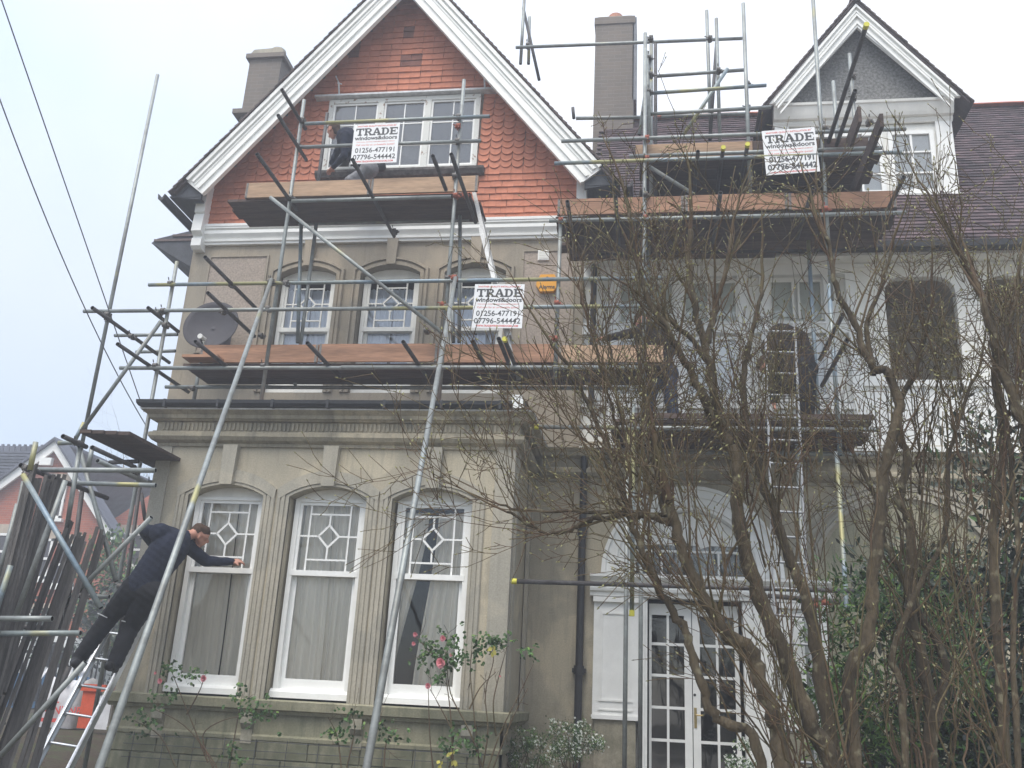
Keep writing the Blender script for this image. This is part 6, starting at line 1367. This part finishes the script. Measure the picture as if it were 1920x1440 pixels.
rose('rose bush with pink blooms in front of the right bay window', [[(812,1440),(806,1380),(803,1290)],[(842,1440),(850,1380),(822,1320),(806,1292)],[(850,1440),(845,1340),(836,1270),(828,1215)],[(905,1440),(880,1370),(845,1300),(838,1230),(846,1190)],[(835,1250),(800,1215),(780,1195)]], [(779,1190,.03),(776,1207,.026),(831,1197,.036),(827,1243,.058),(803,1286,.034),(846,1228,.02)], [(835,1215,60,20),(805,1222,34,18),(852,1235,30,14),(822,1270,14,8),(870,1390,30,22),(835,1395,16,14)], at(850,1500,9.45), 41, yell=((852,1424),(826,1430),(848,1412)))
rose('taller bare rose right of the bay windows with one yellowing leaf cluster', [[(905,1440),(915,1370),(910,1300),(925,1240),(920,1200)],[(915,1440),(940,1370),(975,1300),(1000,1245)],[(900,1440),(890,1350),(882,1260),(885,1220)],[(925,1440),(960,1350),(990,1290)],[(880,1330),(900,1290),(930,1260)],[(930,1380),(925,1320),(935,1270),(950,1215)]], [(938,1268,.012)], [(912,1205,34,14),(935,1200,24,12),(995,1222,12,9),(895,1225,10,8)], at(910,1500,9.45), 42, yell=((922,1212),(928,1220)))
rose('straggly rose low between the middle and right bay windows', [[(640,1440),(632,1380),(615,1345)],[(690,1440),(700,1380),(715,1350)],[(650,1440),(665,1370),(660,1340)],[(720,1440),(725,1390),(745,1365)]], [], [(625,1375,24,16),(705,1370,24,16),(662,1340,14,12),(745,1380,10,10)], at(670,1500,9.45), 43)
rose('sprawling old rose at the left foot of the bay with two pink blooms', [[(420,1470),(395,1420),(345,1360),(290,1330)],[(400,1440),(380,1380),(420,1350),(480,1340)],[(390,1430),(350,1330),(322,1260)],[(350,1340),(372,1300),(382,1275)],[(330,1440),(300,1380),(250,1350)],[(430,1440),(440,1380),(455,1300)]], [(301,1277,.034),(383,1272,.040),(292,1262,.02)], [(322,1255,18,10),(355,1268,18,10),(480,1335,40,18),(270,1350,30,22),(320,1300,16,14),(450,1300,14,10),(430,1420,18,16)], at(400,1500,9.45), 44)
# wire trellis on the plinth
tr_ = thing('wire_trellis', 'rusty wire trellis fixed across the plinth of the bay', 'trellis', (-3.6, YB-.06, .6))
for k in range(12):
    x = BX0+.3+k*.34; b = MB(); b.tube((x, YB-.06, .5), (x+.01, YB-.06, 1.05), .0035, 5); b.build('upright_wire', M['soffit'], tr_)
for z in (1.02, .93, .80):
    b = MB(); b.tube((BX0+.2, YB-.055, z), (BX1-.1, YB-.055, z+.01), .0035, 5); b.build('cross_wire', M['soffit'], tr_)
# far plants: bare tree and hedges beyond the side garden
rnd = random.Random(77); W_ = Wood(); bt_ = at(235, 1000, 40); bT = thing('bare_tree', 'distant bare tree behind the brick houses left of the bay', 'tree', (bt_.x, 40, .5)); tk = Wood(); tk.line([(bt_.x,40,.5),(bt_.x,40,bt_.z-1)], [.35,.25], 8); tk.b.build('trunk', M['bark'], bT)
for i in range(26):
    d = Vector((rnd.uniform(-1,1), rnd.uniform(-.4,.4), rnd.uniform(.35,1))).normalized(); grow(W_, rnd, Vector((bt_.x+rnd.uniform(-.5,.5), 40, bt_.z-1)), d, .09, rnd.uniform(2.6,4.6), 3, kids=(4,4,3), step=.5, budr=.01)
W_.b.build('branches', M['twig'], bT, 'stuff')
foliage('garden_hedge','dark evergreen hedge beyond the railings under the brick gable','hedge', at(160,1190,22), (2.6,1.0,1.0), 3500, .16, .09, [M['leafd'], M['leafm']], 61, stems=4, clump=.4)
foliage('garden_bush','yellow green bush beside the second brick house','bush', at(215,1110,24), (.9,.8,1.7), 2200, .15, .08, [M['leafm'], M['leafg']], 62, stems=4, clump=.4, mixk=.4)
foliage('garden_hedge','low dark planting behind the bulk bag and ladder foot','hedge', at(60,1420,13.5), (2.2,.7,.35), 3000, .08, .05, [M['leafd'], M['leafm']], 63, stems=4, clump=.2)
# ================================================================== HAZE VOLUME ADDED TO LIFT THE BLACKS
hz = MB(); hz.box(-45, 30, -3, 52, -1.2, 15.2)
ho = hz.build('haze', []) if False else None
me = bpy.data.meshes.new('haze'); me.from_pydata(hz.v, [], hz.f); hm = bpy.data.materials.new('black_lift_haze'); hm.use_nodes = True; t_ = hm.node_tree; t_.nodes.clear()
oo = t_.nodes.new('ShaderNodeOutputMaterial'); pv = t_.nodes.new('ShaderNodeVolumePrincipled'); pv.inputs['Color'].default_value = (.93,.95,1,1); pv.inputs['Density'].default_value = .008; pv.inputs['Anisotropy'].default_value = .2
t_.links.new(pv.outputs[0], oo.inputs['Volume']); me.materials.append(hm); ho = bpy.data.objects.new('haze', me); COL.objects.link(ho); ho['kind'] = 'stuff'
